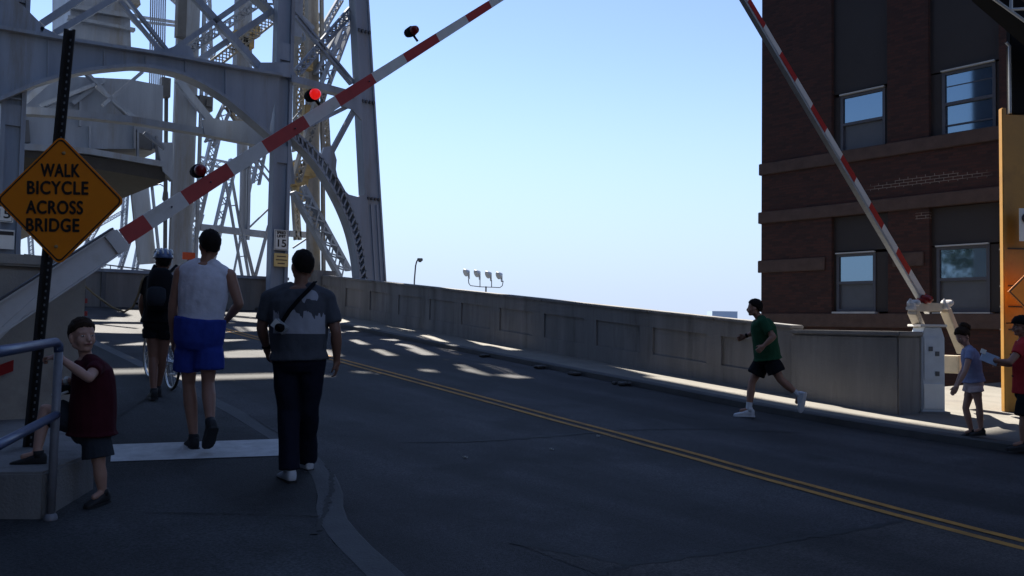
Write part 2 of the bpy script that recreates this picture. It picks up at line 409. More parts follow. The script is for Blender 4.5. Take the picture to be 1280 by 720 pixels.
ribbon([(x-.1, y) for x, y in YL], .085, .006, M['yellowpaint'], 'road_marking', 90)
ribbon([(x+.1, y) for x, y in YL], .085, .006, M['yellowpaint'], 'road_marking', 90)
mb = MB(); q = [G(138, 577.5, .1), G(350, 570, .1), G(352, 549, .1), G(140, 556, .1)]
mb.grid([[q[0].lerp(q[1], k/8) for k in range(9)], [q[3].lerp(q[2], k/8) for k in range(9)]])
for v in mb.v: v.z = prof(v.y)+.098+.006
struct(mb.build('road_marking', M['whitepaint']))
pts_ = [G(x, y) for x, y in ((560, 664), (640, 678), (700, 690), (790, 706), (900, 690), (1020, 671), (1140, 650), (1230, 690), (1400, 790), (900, 900), (620, 760))]
M['patch'] = mat('asphalt_patch', (.040, .035, .033), .85, .3, 1.5, .5, 130, dirt=(.028, .026, .027), dscale=.8); asphalt(M['patch'])
top_ = pts_[1:8]; mb = MB(); mb.grid([[(p.x+(r-6)*0, p.y-.35*r, prof(p.y-.35*r)+.002) for p in top_] for r in range(12)]); struct(mb.build('road_patch', M['patch']))
def crack(px, w=.02, off=0, jit=.05, n=60):
    pts = [G(x, y, off) for x, y in px]; ribbon([(p.x, p.y) for p in pts], w, off+.004, M['tar'], 'pavement_crack', n, jit)
crack([(640, 678), (700, 690), (790, 706), (900, 690), (1020, 671), (1140, 650)], .05)
crack([(790, 706), (740, 722)], .04)
crack([(500, 553), (600, 552), (700, 545), (760, 538), (900, 536), (1000, 541)], .06)
crack([(392, 566), (406, 575), (415, 592), (414, 615), (406, 640), (396, 662)], .03, .1, .02)
crack([(396, 662), (390, 668)], .05, .1, .02, 6)
crack([(310, 518), (345, 540), (392, 566)], .02, .1, .02)
crack([(180, 641), (280, 642), (400, 645)], .012, .1, .01)
crack([(120, 540), (180, 500), (225, 470)], .012, .1, .01)
crack([(640, 470), (760, 500), (900, 530)], .015, 0, .03)
for x, y in ((748, 546), (690, 563), (582, 573)):
    p = G(x, y); mb = MB(); mb.box((0, 0, .009), (.035, .022, .01)); mb.box((.01, .005, .019), (.02, .025, .008))
    o = mb.build('litter', M['litter']); o.location = p; o.rotation_euler = (0.05, .1, random.random()*3)
    tag(o, 'scrap of pale litter lying on the dark road surface', 'litter', 'litter scraps on the road')
for x, y in ((617, 462), (690, 470), (570, 447), (750, 483)):
    p = G(x, y); mb = MB()
    for i in range(9):
        a = random.random()*6.28; r = random.random()*.12
        mb.ell((math.cos(a)*r*1.6, math.sin(a)*r, .03), (Vector((1, 0, 0)), Vector((0, 1, 0)), Z), (.05, .05, .035), 6, 4)
    o = mb.build('leaf_litter', M['postbrown']); o.location = (XR-.14, p.y, prof(p.y)); o.rotation_euler = (0, 0, 1.5)
    tag(o, 'small dark clump of leaves lying in the gutter below the long parapet wall', 'leaf clump', 'leaf clumps in the gutter')

# ------------------------------------------------------------------ parapet wall on the right
def wall():
    X = 12.0; t = thing('parapet_wall', (X, 16, prof(16)), 'long pale concrete parapet wall with recessed panels climbing beside the road', 'wall')
    edges = [(25.1, None)]
    pans = [(24.6, 23.5), (23.1, 22.0), (21.6, 20.4), (20.0, 18.8), (18.43, 17.3), (17.0, 15.8), (15.45, 14.25), (13.87, 12.61), (12.25, 11.05), (10.73, 9.47), (9.15, 8.15)]
    mb = MB(); Y0, Y1 = 7.75, 24.7
    def zb(Y): return prof(Y)+.06
    def zt(Y): return prof(Y)+.1+1.07+.06*(Y-7.7)/17
    def seg(ya, yb, f0, f1, x0, x1):
        mb.add([(x0, ya, f0(ya)), (x1, ya, f0(ya)), (x1, yb, f0(yb)), (x0, yb, f0(yb)), (x0, ya, f1(ya)), (x1, ya, f1(ya)), (x1, yb, f1(yb)), (x0, yb, f1(yb))],
               [(0, 3, 2, 1), (4, 5, 6, 7), (0, 1, 5, 4), (1, 2, 6, 5), (2, 3, 7, 6), (3, 0, 4, 7)])
    ys = sorted({Y0, Y1}|{y for p in pans for y in p if Y0 < y < Y1})
    for a, b in zip(ys, ys[1:]):
        mid = (a+b)/2; panel = any(p[1] < mid < p[0] for p in pans)
        lo = lambda Y: zb(Y)+.35; hi = lambda Y: zt(Y)-.26
        if panel:
            seg(a, b, lambda Y: -.65, lo, X, X+.3); seg(a, b, lo, hi, X+.035, X+.3); seg(a, b, hi, zt, X, X+.3)
        else: seg(a, b, lambda Y: -.65, zt, X, X+.3)
    mb.build('wall', M['concrete'], t)
    mb = MB(); seg_ = []
    for a, b in zip(yrange(Y0, Y1, 1.6), yrange(Y0, Y1, 1.6)[1:]):
        seg(a+.004, b-.004, lambda Y: zt(Y)+.003, lambda Y: zt(Y)+.06, X-.035, X+.335)
    mb.build('coping', M['concrete'], t, bevel=.012)
    # fat end block
    t2 = thing('wall_end_block', (12, 6.8, .2), 'plain pale concrete end block of the parapet behind the white gate cabinet', 'wall block')
    mb = MB(); mb.prism([(11.9, 7.72, -.65), (11.7, 5.87, -.65), (12.35, 5.87, -.65), (12.7, 6.5, -.65), (12.7, 7.72, -.65)], (0, 0, 1.96))
    mb.build('block', M['concrete'], t2, bevel=.02)
    mb = MB(); mb.prism([(11.86, 7.7, 1.312), (11.66, 5.83, 1.312), (12.38, 5.83, 1.312), (12.74, 6.5, 1.312), (12.74, 7.7, 1.312)], (0, 0, .07))
    mb.build('coping', M['concrete'], t2, bevel=.015)
    # step at the far end
    o = MB(); o.bx((11.85, 24.75, -.6), (12.5, 26.2, 3.02)); o = o.build('wall_pier', M['concrete'], bevel=.02)
    tag(o, 'squat concrete pier ending the parapet wall beneath the bridge leg', 'wall pier')
wall()
# solid barrier across the roadway at the end of the ramp
t = thing('barrier_wall', (7.2, 26.9, prof(26.9)), 'dark solid barrier standing across the roadway below the raised bridge span', 'barrier')
mb = MB(); mb.bx((3.0, 26.5, -.6), (11.6, 26.75, prof(26.6)+1.0)); mb.build('panel', M['concrete'], t, bevel=.015)
mb = MB(); mb.bx((2.95, 26.44, prof(26.6)+1.003), (11.65, 26.81, prof(26.6)+1.1)); mb.build('cap_rail', M['steel'], t)
mb = MB()
for i in range(7): mb.bx((3.3+i*1.3, 26.4, prof(26.6)-.2), (3.42+i*1.3, 26.497, prof(26.6)+.99))
mb.build('rib', M['steeldark'], t)
# ------------------------------------------------------------------ the lift bridge
BR = thing('lift_bridge', (7.1, 25.3, 1.6), 'grey steel lift bridge towering over the head of the ramp with its span raised', 'bridge')
YP = 25.3
def px_scale(p): return (p-EYE).dot(FW)/FPX
def bridge_beam(mb, x1, y1, x2, y2, Y, w, dep, kind='solid', Yb=None):
    """steel member between two places in the plane Y (Yb at its far end); w in picture pixels of 1280"""
    w *= .8; dep *= .6
    a = onY(x1, y1, Y); b = onY(x2, y2, Yb if Yb else Y); s1, s2 = px_scale(a)*w, px_scale(b)*w
    if kind == 'solid': mb.beam(a, b, dep, s1, up=(b-a).cross(Vector((0, 1, 0))), h2=s2, w2=dep)
    else: laced(mb, a, b, (s1+s2)/2, dep, 'double' if kind == 'double' else kind)
def laced(mb, a, b, w, dep, kind='laced', sides=('f', 'b')):
    d = (b-a); L = d.length; d.normalize(); yv = Vector((0, 1, 0)); n = d.cross(yv).normalized(); yv = n.cross(d).normalized()
    t = max(.07, w*.2)
    for sg in (-1, 1):
        o = n*(sg*(w/2-t/2)); mb.beam(a+o, b+o, dep, t, up=n)
    if kind == 'double': 
        k = max(2, int(L/(w*3)))
        for i in range(k+1):
            p = a+d*(L*i/k); mb.beam(p-n*(w/2-t), p+n*(w/2-t), dep*.6, t*.6, up=d)
        return
    k = max(2, int(L/(w*.85)))
    for side in sides:
        off = yv*(dep/2+.006)*(1 if side == 'b' else -1)
        for i in range(k):
            p = a+d*(L*i/k); q = a+d*(L*(i+1)/k)
            s0 = 1 if i % 2 else -1
            if side == 'b': s0 = -s0
            mb.beam(p+n*(s0*(w/2-t*.4))+off, q-n*(s0*(w/2-t*.4))+off, .012, max(.045, w*.1), up=n)
            if kind == 'xlaced': mb.beam(p-n*(s0*(w/2-t*.4))+off*1.25, q+n*(s0*(w/2-t*.4))+off*1.25, .012, max(.045, w*.1), up=n)
def plate(px, Y, th, name='gusset_plate', m='steel', rivets=False):
    mb = MB(); mb.prism([onY(x, y, Y) for x, y in px], (0, th, 0)); return mb.build(name, M[m], BR)
def member(name, segs, m='steel', bevel=0):
    mb = MB()
    for s in segs: bridge_beam(mb, *s)
    return mb.build(name, M[m], BR)
def smooth_path(p, n=6):
    out = []
    for i in range(len(p)-1):
        a, b, c, d = p[max(i-1, 0)], p[i], p[i+1], p[min(i+2, len(p)-1)]
        for k in range(n):
            t = k/n
            out.append(tuple(.5*(2*b[j]+(c[j]-a[j])*t+(2*a[j]-5*b[j]+4*c[j]-d[j])*t*t+(3*b[j]-a[j]-3*c[j]+d[j])*t**3) for j in (0, 1)))
    return out+[p[-1]]

# front portal columns at the kerb lines: web with proud flanges
for x in (3.37, 10.79):
    mb = MB(); zb = prof(YP)
    mb.bx((x-.2, YP+.06, zb-.3), (x+.2, YP+.25, 24))
    for q in (x-.23, x+.23): mb.bx((q-.055, YP-.06, zb-.3), (q+.055, YP+.3, 24.0))
    mb.build('portal_column', M['steel'], BR)
    mb = MB()
    for z in (zb+.1, 6.4, 9.7): mb.bx((x-.172, YP-.03, z), (x+.172, YP+.058, z+.55))
    for z in (6.9, 7.1): mb.bx((x-.172, YP-.035, z), (x+.172, YP+.057, z+.04))
    mb.build_each('tie_plate', M['steel'], BR)
# outer legs, leaning in as they rise
def outer_leg(x0, x1, Y, ztop=40, w0=.6, w1=.4):
    mb = MB(); zb = 1.0; k = (x1-x0)/(12.4-2.7)
    xa = x0-k*(2.7-zb); xb = x0+k*(ztop-2.7); 
    wt = max(.45, w0+(w1-w0)*(ztop-2.7)/10)
    mb.beam((xa, Y, zb), (xb, Y, ztop), w0, .5, up=(0, 1, 0), w2=.2, h2=.3)
    for q in (-.5, .5):
        mb.beam((xa+q*w0, Y-.27, zb), (xb+q*.2, Y-.17, ztop), .06, .08, up=(0, 1, 0))
    for q in (-.1, .12): mb.beam((xa+q, Y-.27, zb), (xa+k*4.4+q, Y-.26, zb+4.4), .045, .07, up=(0, 1, 0))
    return mb
for (x0, x1) in ((14.38, 13.51), (14.2-14.38, 14.2-13.51)):
    outer_leg(x0, x1, YP+.3).build('tower_leg', M['steel'], BR)
mb = MB()
for z in (5.6, 8.9, 11.3):
    xx = 14.38-(z-2.7)*.0897
    for q in (-.2, -.07, .07, .2): mb.box((xx+q+.0, YP+.0, z), (.07, .1, .09))
mb.build_each('bolt', M['steeldark'], BR)
# arched portal girder: web plate, upper and lower flange
top = [(-90, 20), (0, 37), (100, 54), (200, 69), (300, 87), (350, 95), (437, 120)]
low = smooth_path([(-90, 160), (0, 125), (50, 104), (100, 91), (150, 85), (180, 85), (230, 96), (280, 124), (335, 170), (368, 199)])
def zz(px, Y): return [onY(x, y, Y) for x, y in px]
webtop = [p for p in top if p[0] < 360]
poly = zz(webtop, YP-.12)+zz([p for p in low if p[0] <= 342][::-1], YP-.12)
mb = MB(); mb.prism(poly, (0, .1, 0)); mb.build('portal_girder', M['steel'], BR)
def flange(path, Y, th, dep, name, m='steel'):
    mb = MB(); P = zz(path, Y); rs = []
    for i, p in enumerate(P):
        d = (P[min(i+1, len(P)-1)]-P[max(i-1, 0)]).normalized(); n = Vector((0, 1, 0)).cross(d).normalized()*th/2
        rs.append([p+n-Vector((0, dep/2, 0)), p+n+Vector((0, dep/2, 0)), p-n+Vector((0, dep/2, 0)), p-n-Vector((0, dep/2, 0))])
    mb.rings(rs); return mb.build(name, M[m], BR)
flange(top[:-1], YP-.1, .09, .5, 'flange'); flange(low[:-6], YP-.1, .09, .56, 'flange')
flange([(362, 99), (441, 120)], YP-.05, .22, .35, 'strut')
mb = MB()
for x, y0, y1 in ((60, 50, 100), (130, 62, 86), (182, 70, 85), (232, 76, 96), (282, 86, 124)):
    bridge_beam(mb, x, y0, x, y1, YP-.16, 1.6, .07)
mb.build_each('web_stiffener', M['steel'], BR)
# outer quarter of the arch, latticed, down to the leg
arcp = smooth_path([(361, 165), (368, 169), (400, 199), (426, 240), (443, 280), (451, 320), (456, 360)], 5)
arcq = smooth_path([(361, 172), (366, 177), (393, 206), (417, 245), (434, 284), (443, 322), (447, 360)], 5)
flange(arcp, YP+.0, .08, .5, 'arch_rib'); flange(arcq, YP+.0, .08, .5, 'arch_rib')
mb = MB()
for i in range(0, len(arcp)-2, 1):
    a, b = zz([arcp[i]], YP)[0], zz([arcq[i+1]], YP)[0]
    mb.beam(a, b, .5, .05, up=(b-a).cross(Vector((0, 1, 0))))
mb.build('arch_lacing', M['steel'], BR)
# haunch web between arch rib and leg, with its two rounded openings
hp = [(412, 198), (417, 190), (421, 222), (427, 234), (436, 243), (447, 246), (457, 243), (460, 250), (463, 360), (457, 360), (452, 320), (444, 280), (428, 240)]
plate(hp, YP-.02, .1, 'haunch_plate')
member('strut', [(411, 196, 445, 133, YP, 7, .3)]); member('strut', [(378, 161, 445, 128, YP, 6, .3)])
plate([(400, 199), (405, 184), (416, 182), (421, 200), (419, 222)], YP-.16, .1)
plate([(424, 122), (440, 108), (452, 116), (452, 150), (440, 136), (428, 133)], YP-.16, .1)
# gussets above the girder
for g in ([(-60, -10), (8, -10), (30, 8), (56, 34), (50, 46), (-60, 28)], [(190, 67), (196, 57), (206, 62), (226, 55), (238, 58), (246, 76)],
          [(322, 90), (326, 78), (362, 78), (372, 98), (350, 95)], [(44, 42), (52, 33), (70, 42), (72, 50)]): plate(g, YP-.17, .05)
# braces of the front bent above the portal
for s in ([(52, 30, 104, -4, YP, 10, .35)], [(68, 42, 150, -6, YP, 9, .35)], [(150, 2, 202, 66, YP, 5, .25), (154, -6, 208, 62, YP, 5, .25)],
          [(212, 66, 312, -4, YP, 8, .35)], [(242, -4, 328, 88, YP, 10, .35)], [(246, 77, 340, 14, YP+.4, 9, .35)]): member('brace', s)
member('brace', [(352, -2, 440, 104, YP+.5, 10, .25, 'double')]); member('brace', [(372, 90, 440, 12, YP+.6, 13, .35, 'xlaced')])
member('brace', [(360, 172, 366, 230, YP+.5, 5, .2)])
# lower strut between the columns, a little behind
flange([(20, 139), (90, 143), (165, 151), (240, 163), (338, 182)], YP+1.4, .2, .4, 'strut')
plate([(252, 150), (262, 146), (275, 150), (318, 152), (334, 172), (334, 184), (256, 168)], YP+1.15, .06)
member('brace', [(222, 100, 262, 150, YP+1.4, 11, .3)]); member('brace', [(62, 100, 22, 135, YP+1.4, 8, .3)])
member('brace', [(120, 108, 172, 150, YP+1.6, 5, .2)]); member('brace', [(178, 90, 128, 132, YP+1.6, 5, .2)]); member('brace', [(112, 108, 50, 132, YP+1.6, 5, .2)])
member('brace', [(180, 166, 206, 186, YP+1.6, 5, .2)])
# mid tower: guide column of the span and rear legs
Y2 = 36.0
def col_px(name, x1, y1, x2, y2, Y, w, dep, m='steel', Yb=None):
    mb = MB(); bridge_beam(mb, x1, y1, x2, y2, Y, w, dep, 'solid', Yb)
    a = onY(x1, y1, Y); b = onY(x2, y2, Yb or Y); s = px_scale(a)*w
    for q in (-.5, .5):
        mb.beam(a+Vector((q*s, -dep/2-.03, 0)), b+Vector((q*s, -dep/2-.03, 0)), .12, .14, up=(0, 1, 0))
    return mb.build(name, M[m], BR)
col_px('guide_column', 224, 352, 240, -120, Y2, 30, .9)
mb = MB()
for x, y, w, h in ((226, 20, 9, 60), (206, 110, 8, 26)):
    p = onY(x, y, Y2-.7); mb.box(p, (.35, .4, h*.03))
mb.build_each('guide_shoe', M['steeldark'], BR)
member('guide_rail', [(208, 100, 206, 350, Y2-.5, 5, .2)], 'steeldark')
col_px('tower_leg', 392, 372, 388, -200, 30.0, 17, .6, 'steelwarm')
col_px('tower_leg', 303, 210, 303, -200, 37.0, 13, .6); col_px('tower_leg', 303, 300, 305, 200, 37.0, 9, .4)
col_px('tower_leg', 184, 330, 172, 215, 45.0, 24, .9, 'steel', 45)
# lattice braces
for s, m in (([(272, 160, 234, 322, 38, 15, .5, 'xlaced')], 'steel'), ([(320, 6, 232, 66, 32, 13, .6, 'xlaced')], 'steel'),
             ([(438, 20, 404, 112, 27.5, 15, .5, 'laced')], 'steel'), ([(404, 108, 370, 226, 28.5, 15, .5, 'xlaced')], 'steelwarm'),
             ([(372, 236, 430, 342, 27.6, 25, .6, 'xlaced')], 'steel'), ([(292, 200, 262, 330, 39, 13, .5, 'laced')], 'steel'),
             ([(398, 95, 440, 16, 29.5, 15, .5, 'xlaced')], 'steel'), ([(345, 20, 255, 90, 33, 16, .5, 'xlaced')], 'steelwarm'),
             ([(258, -10, 262, 120, 40, 12, .5, 'xlaced')], 'steel'), ([(288, 130, 322, 180, 34, 20, .5, 'xlaced')], 'steelwarm'),
             ([(286, 130, 262, 180, 34, 16, .5, 'laced')], 'steel'), ([(376, -10, 372, 190, 31, 14, .5, 'xlaced')], 'steelwarm'),
             ([(404, 130, 408, 200, 31, 12, .5, 'xlaced')], 'steelwarm'), ([(360, -20, 425, 60, 33, 15, .5, 'laced')], 'steel'),
             ([(250, 200, 320, 214, 40, 12, .4, 'laced')], 'steel'), ([(320, 230, 345, 100, 35, 12, .4, 'laced')], 'steel'),
             ([(372, 300, 366, 200, 31, 10, .4, 'laced')], 'steelwarm'), ([(425, 0, 390, 60, 31, 10, .4, 'xlaced')], 'steel')):
    member('lattice_brace', s, m)
member('strut', [(250, 284, 338, 294, 36, 10, .5)], 'steel'); member('strut', [(361, 292, 402, 295, 31, 9, .4)])
member('lattice_brace', [(286, 225, 308, 352, 37, 13, .3, 'double')]); member('brace', [(264, 210, 234, 352, 36, 4, .2)])
member('brace', [(316, 200, 338, 228, 33, 3, .1), (322, 197, 340, 220, 33, 2, .1)]); member('brace', [(312, 284, 337, 260, 34, 2.5, .1)])
member('brace', [(318, 350, 336, 282, 34, 4, .2)]); member('brace', [(318, 350, 300, 275, 34, 4, .2)]); member('brace', [(366, 310, 384, 298, 33, 2.5, .1), (366, 236, 392, 282, 33, 3, .1)])
member('brace', [(318, 210, 290, 352, 38, 3, .1)]); member('brace', [(366, 150, 385, 128, 30, 2.5, .1)])
member('brace', [(300, 80, 250, 0, 39, 4, .2)]); member('brace', [(270, 60, 262, 98, 39, 2.5, .1)])
# bearing casting, yellowed
mb = MB(); a = onY(375, 222, 29.2); s = px_scale(a)
mb.box(a+Vector((0, 0, .25)), (.95, .7, .45)); mb.beam(a+Vector((0, 0, .05)), a+Vector((0, 0, -.9)), .5, .5, w2=.35, h2=.4); mb.box(a+Vector((-.1, 0, -.1)), (.6, .5, .5))
mb.build_each('bearing', M['brass'], BR, bevel=.02)
mb = MB()
for x, y in ((316, 40), (308, 55), (298, 46)): mb.box(onY(x, y, 34), (.5, .5, .4))
for x, y in ((385, 80), (386, 112), (384, 140)): mb.box(onY(x, y, 29.5), (.3, .3, .5))
mb.build_each('bearing', M['brass'], BR, bevel=.02)
p = onY(256, 130, 35.5); mb = MB(); mb.box(p, (.55, .4, .6)); mb.box(p+Vector((.1, -.25, 0)), (.25, .1, .3)); mb.box(p+Vector((-.5, 0, .25)), (.6, .1, .1)); mb.build('junction_box', M['steeldark'], BR)
# counterweight ropes
mb = MB()
for i in range(8):
    x = 190+i*2.6; mb.tube([onY(x-3, 108, 36.6), onY(x, -120, 36.6)], .03, 6)
mb.build('counterweight_cable', M['steel'], BR)
member('strut', [(165, 20, 228, 29, 37.5, 4, .2), (165, 26, 228, 33, 37.5, 3, .2)])
member('brace', [(165, 24, 214, 75, 37.2, 5, .2)]); member('brace', [(228, 10, 206, -10, 36.5, 6, .3), (206, -14, 232, 12, 36.8, 6, .3)])
# raised lift span: end floor beam, deck housing, side plates
Y3 = 34.2
def slab(px, Y, dep, name, m='steel'):
    mb = MB(); mb.prism(zz(px, Y), (0, dep, 0)); return mb.build(name, M[m], BR)
slab([(92, -60), (160, -60), (164, 62), (88, 50), (88, -60)], 35.5, 3.5, 'machinery_housing')
flange([(86, 8), (170, 22)], 35.4, .18, .3, 'flange'); flange([(84, 22), (168, 38)], 35.4, .12, .3, 'flange')
slab([(160, -20), (172, -18), (176, 6), (164, 4)], 35.0, .8, 'guide_shoe', 'steelwarm')
slab([(18, 96), (100, 96), (162, 99), (204, 107), (203, 186), (20, 186)], Y3, 3.0, 'end_floor_beam')
slab([(-70, 60), (54, 60), (54, 96), (-70, 96)], Y3+.5, 2, 'side_or_shade_plate')
slab([(-70, 96), (18, 96), (18, 186), (-70, 186)], Y3+.25, 2, 'end_floor_beam')
mb = MB()
for x, y0, y1 in ((22, 60, 186), (26, 130, 186), (112, 158, 186), (168, 152, 186), (172, 162, 200), (196, 170, 215), (100, 110, 158)): bridge_beam(mb, x, y0, x, y1, Y3-.15, 3, .25)
mb.build_each('web_stiffener', M['steel'], BR)
flange([(16, 184), (108, 190), (200, 206)], Y3-.25, .22, .6, 'flange'); flange([(90, 130), (130, 100)], Y3-.2, .15, .3, 'flange')
flange([(108, 92), (165, 150)], Y3-.4, .12, .3, 'brace'); flange([(118, 106), (56, 132)], Y3-.4, .12, .3, 'brace')
mb = MB(); a = zz([(24, 184), (205, 207), (207, 226), (30, 196)], Y3-.4)
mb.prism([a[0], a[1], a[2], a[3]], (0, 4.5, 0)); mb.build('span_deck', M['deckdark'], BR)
slab([(196, 178), (216, 178), (216, 226), (204, 214)], Y3-.5, .4, 'side_or_shade_plate')
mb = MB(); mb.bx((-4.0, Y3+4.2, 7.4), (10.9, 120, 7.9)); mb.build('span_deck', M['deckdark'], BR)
slab([(28, 150), (36, 150), (38, 178), (28, 178)], Y3-.2, .15, 'hatch', 'steeldark')
slab([(170, 164), (190, 172), (190, 188), (172, 184)], Y3-.2, .15, 'hatch', 'steeldark')
# far tower and rails beyond the gap
YF = 95.0
for s in ([(158, 232, 152, 322, YF, 8, 1.2, 'xlaced')], [(176, 300, 168, 340, YF, 8, 1.2, 'xlaced')], [(20, 262, 22, 334, YF, 8, 1.2, 'xlaced')], [(44, 300, 90, 260, YF, 7, 1, 'xlaced')],
          [(36, 262, 40, 334, YF, 7, 1.2, 'xlaced')], [(134, 262, 92, 334, YF, 7, 1, 'xlaced')], [(60, 280, 100, 334, YF, 5, 1, 'xlaced')], [(112, 288, 158, 262, YF, 6, 1, 'xlaced')],
          [(236, 240, 232, 330, YF, 8, 1.2, 'xlaced')], [(185, 228, 150, 336, YF-20, 6, 1, 'xlaced')], [(100, 286, 130, 334, YF, 5, 1, 'xlaced')], [(240, 310, 252, 268, YF-20, 6, 1, 'xlaced')]):
    member('lattice_brace', s)
member('deck_rail', [(30, 318, 330, 356, 60, 2, .1), (30, 324, 330, 362, 60, 1.5, .1), (30, 330, 330, 369, 60, 3, .2)]+[(x, 318+(x-30)*.127, x, 340+(x-30)*.127, 60, 1.2, .08) for x in range(40, 330, 14)], 'steeldark')
mb = MB(); mb.bx((2, 58, 1.6), (14, 130, 3.3)); mb.build('far_deck', M['steeldark'], BR)
mb = MB(); p = onY(191, 213, 42); mb.tube([p, p+Vector((0, 0, -.95)), ], .04); mb.tube([p+Vector((0, 0, -.75)), p+Vector((.35, 0, -.62)), p+Vector((.6, 0, -.75)), p+Vector((.62, 0, -.95))], .03); mb.cap(p+Vector((.62, 0, -1.0)), p+Vector((.62, 0, -1.3)), .12, .15); mb.build('deck_lamp', M['steeldark'], BR)
# tower above: the legs meet wide cross girders, unseen machinery floor and counterweight, sized to shade the road
for z in (13.6, 16.8):
    mb = MB()
    laced(mb, Vector((.6, YP+.4, z)), Vector((13.6, YP+.4, z)), .9, .5, 'xlaced'); mb.build('cross_girder', M['steel'], BR)
for (xa, za, xb, zb) in ((.9, 12, 13.2, 20), (13.2, 12, .9, 20)):
    mb = MB(); laced(mb, Vector((xa, 29, za)), Vector((xb, 29, zb)), .8, .5, 'xlaced'); mb.build('lattice_brace', M['steel'], BR)
def occl(name, a, b, m='steel'):
    mb = MB(); mb.bx(a, b); return mb.build(name, M[m], BR, bevel=.1)
mb = MB(); mb.prism([(-4.5, 28, 24), (15.2, 28, 24), (15.2, 28, 36), (-4.5, 28, 36)], (0, 5, 0)); mb.build('counterweight', M['concrete'], BR, bevel=.1)  # unseen block, its extent set by the shade wanted on the near road
mb = MB(); mb.prism([(7, 27.4, 19.0), (15.45, 27.4, 19.0), (16.9, 27.4, 24.9), (18.4, 27.4, 24.9), (20.8, 27.4, 36), (7, 27.4, 36)], (0, .35, 0)); mb.build('side_or_shade_plate', M['steel'], BR)  # added out of view; its slanted edge draws the shadow line along the kerb
for z0, z1, x0, x1 in ((14.3, 15.2, 13.5, 14.6), (15.2, 18.99, 13.5, 15.7)):
    mb = MB(); mb.bx((x0, 27.4, z0), (x1, 27.7, z1-.01)); mb.build('side_or_shade_plate', M['steel'], BR)  # added plates out of view, shading the far stretch of the right pavement
rs_ = random.Random(5)
for i in range(6):
    z = 14.0+i*1.5+rs_.uniform(-.2, .2); h = rs_.uniform(.4, .75); x0 = rs_.choice((1, 1, 3.5, 5.5)); x1 = rs_.choice((13.2, 13.2, 11, 9))
    mb = MB(); mb.bx((x0, 29.7, z), (x1, 30.1, z+h)); mb.build('shade_beam', M['steel'], BR)  # added beams out of view, only to cast shadow stripes across the ramp
occl('machinery_floor', (-6, 27.5, 36.1), (21.5, 34, 46), 'steel')  # unseen block widened to carry the road shade towards the viewer
for (x, y, z0) in ((2.0, 34, 7), (12.6, 34, 11.2), (2.0, 28.2, 11.8), (12.4, 28.4, 11.6)):
    mb = MB(); mb.beam((x, y, z0), (x, y, 36), .5, .5); mb.build('tower_leg', M['steel'], BR)
# ------------------------------------------------------------------ signs on the portal columns
def speed_sign(c, label, nrm_y=-1, second='signyellow'):
    t = thing('speed_limit_sign', c, label, 'road sign')
    mb = MB(); mb.box(c, (.47, .012, .64)); mb.build('plate', M['signwhite'], t, bevel=.004)
    mb = MB()
    for (dx, dz, w, h) in ((0, .295, .41, .012), (0, -.295, .41, .012), (-.205, 0, .012, .578), (.205, 0, .012, .578)): mb.box(Vector(c)+Vector((dx, -.008, dz)), (w, .003, h))
    mb.build('border', M['ink'], t)
    C = Vector(c)+Vector((0, -.009, 0))
    for tx, dz, sz, w in (('SPEED', .225, .12, .3), ('LIMIT', .115, .12, .28), ('15', -.115, .33, .27)):
        text_mesh(tx, sz, M['ink'], t, C+Vector((0, 0, dz)), (1, 0, 0), (0, 0, 1), .007, 1.0, .001, w)
    return t
c = onY(351.5, 300, YP-.13); speed_sign(c, 'small white speed limit sign reading 15 on the right portal column')
c2 = onY(351.5, 325, YP-.13)
t = thing('advisory_sign', c2, 'small pale yellow plate below the speed limit sign on the right portal column', 'road sign')
mb = MB(); mb.box(c2, (.48, .012, .42)); mb.build('plate', M['signyellow'], t, bevel=.004)
mb = MB()
for i, w in enumerate((.3, .36, .24)): mb.box(c2+Vector((0, -.009, .11-.11*i)), (w, .003, .03))
mb.build('border', M['stonebelt'], t)
c = onY(4, 262, YP-.13); speed_sign(c, 'white speed limit sign half hidden behind the orange diamond sign on the left column')
c2 = onY(4, 299, YP-.13); t = thing('advisory_sign', c2, 'white plate with a black band low on the left column behind the orange sign', 'road sign')
mb = MB(); mb.box(c2, (.5, .012, .5)); mb.build('plate', M['signwhite'], t); mb = MB(); mb.box(c2+Vector((0, -.009, .16)), (.46, .004, .1)); mb.build('border', M['ink'], t)

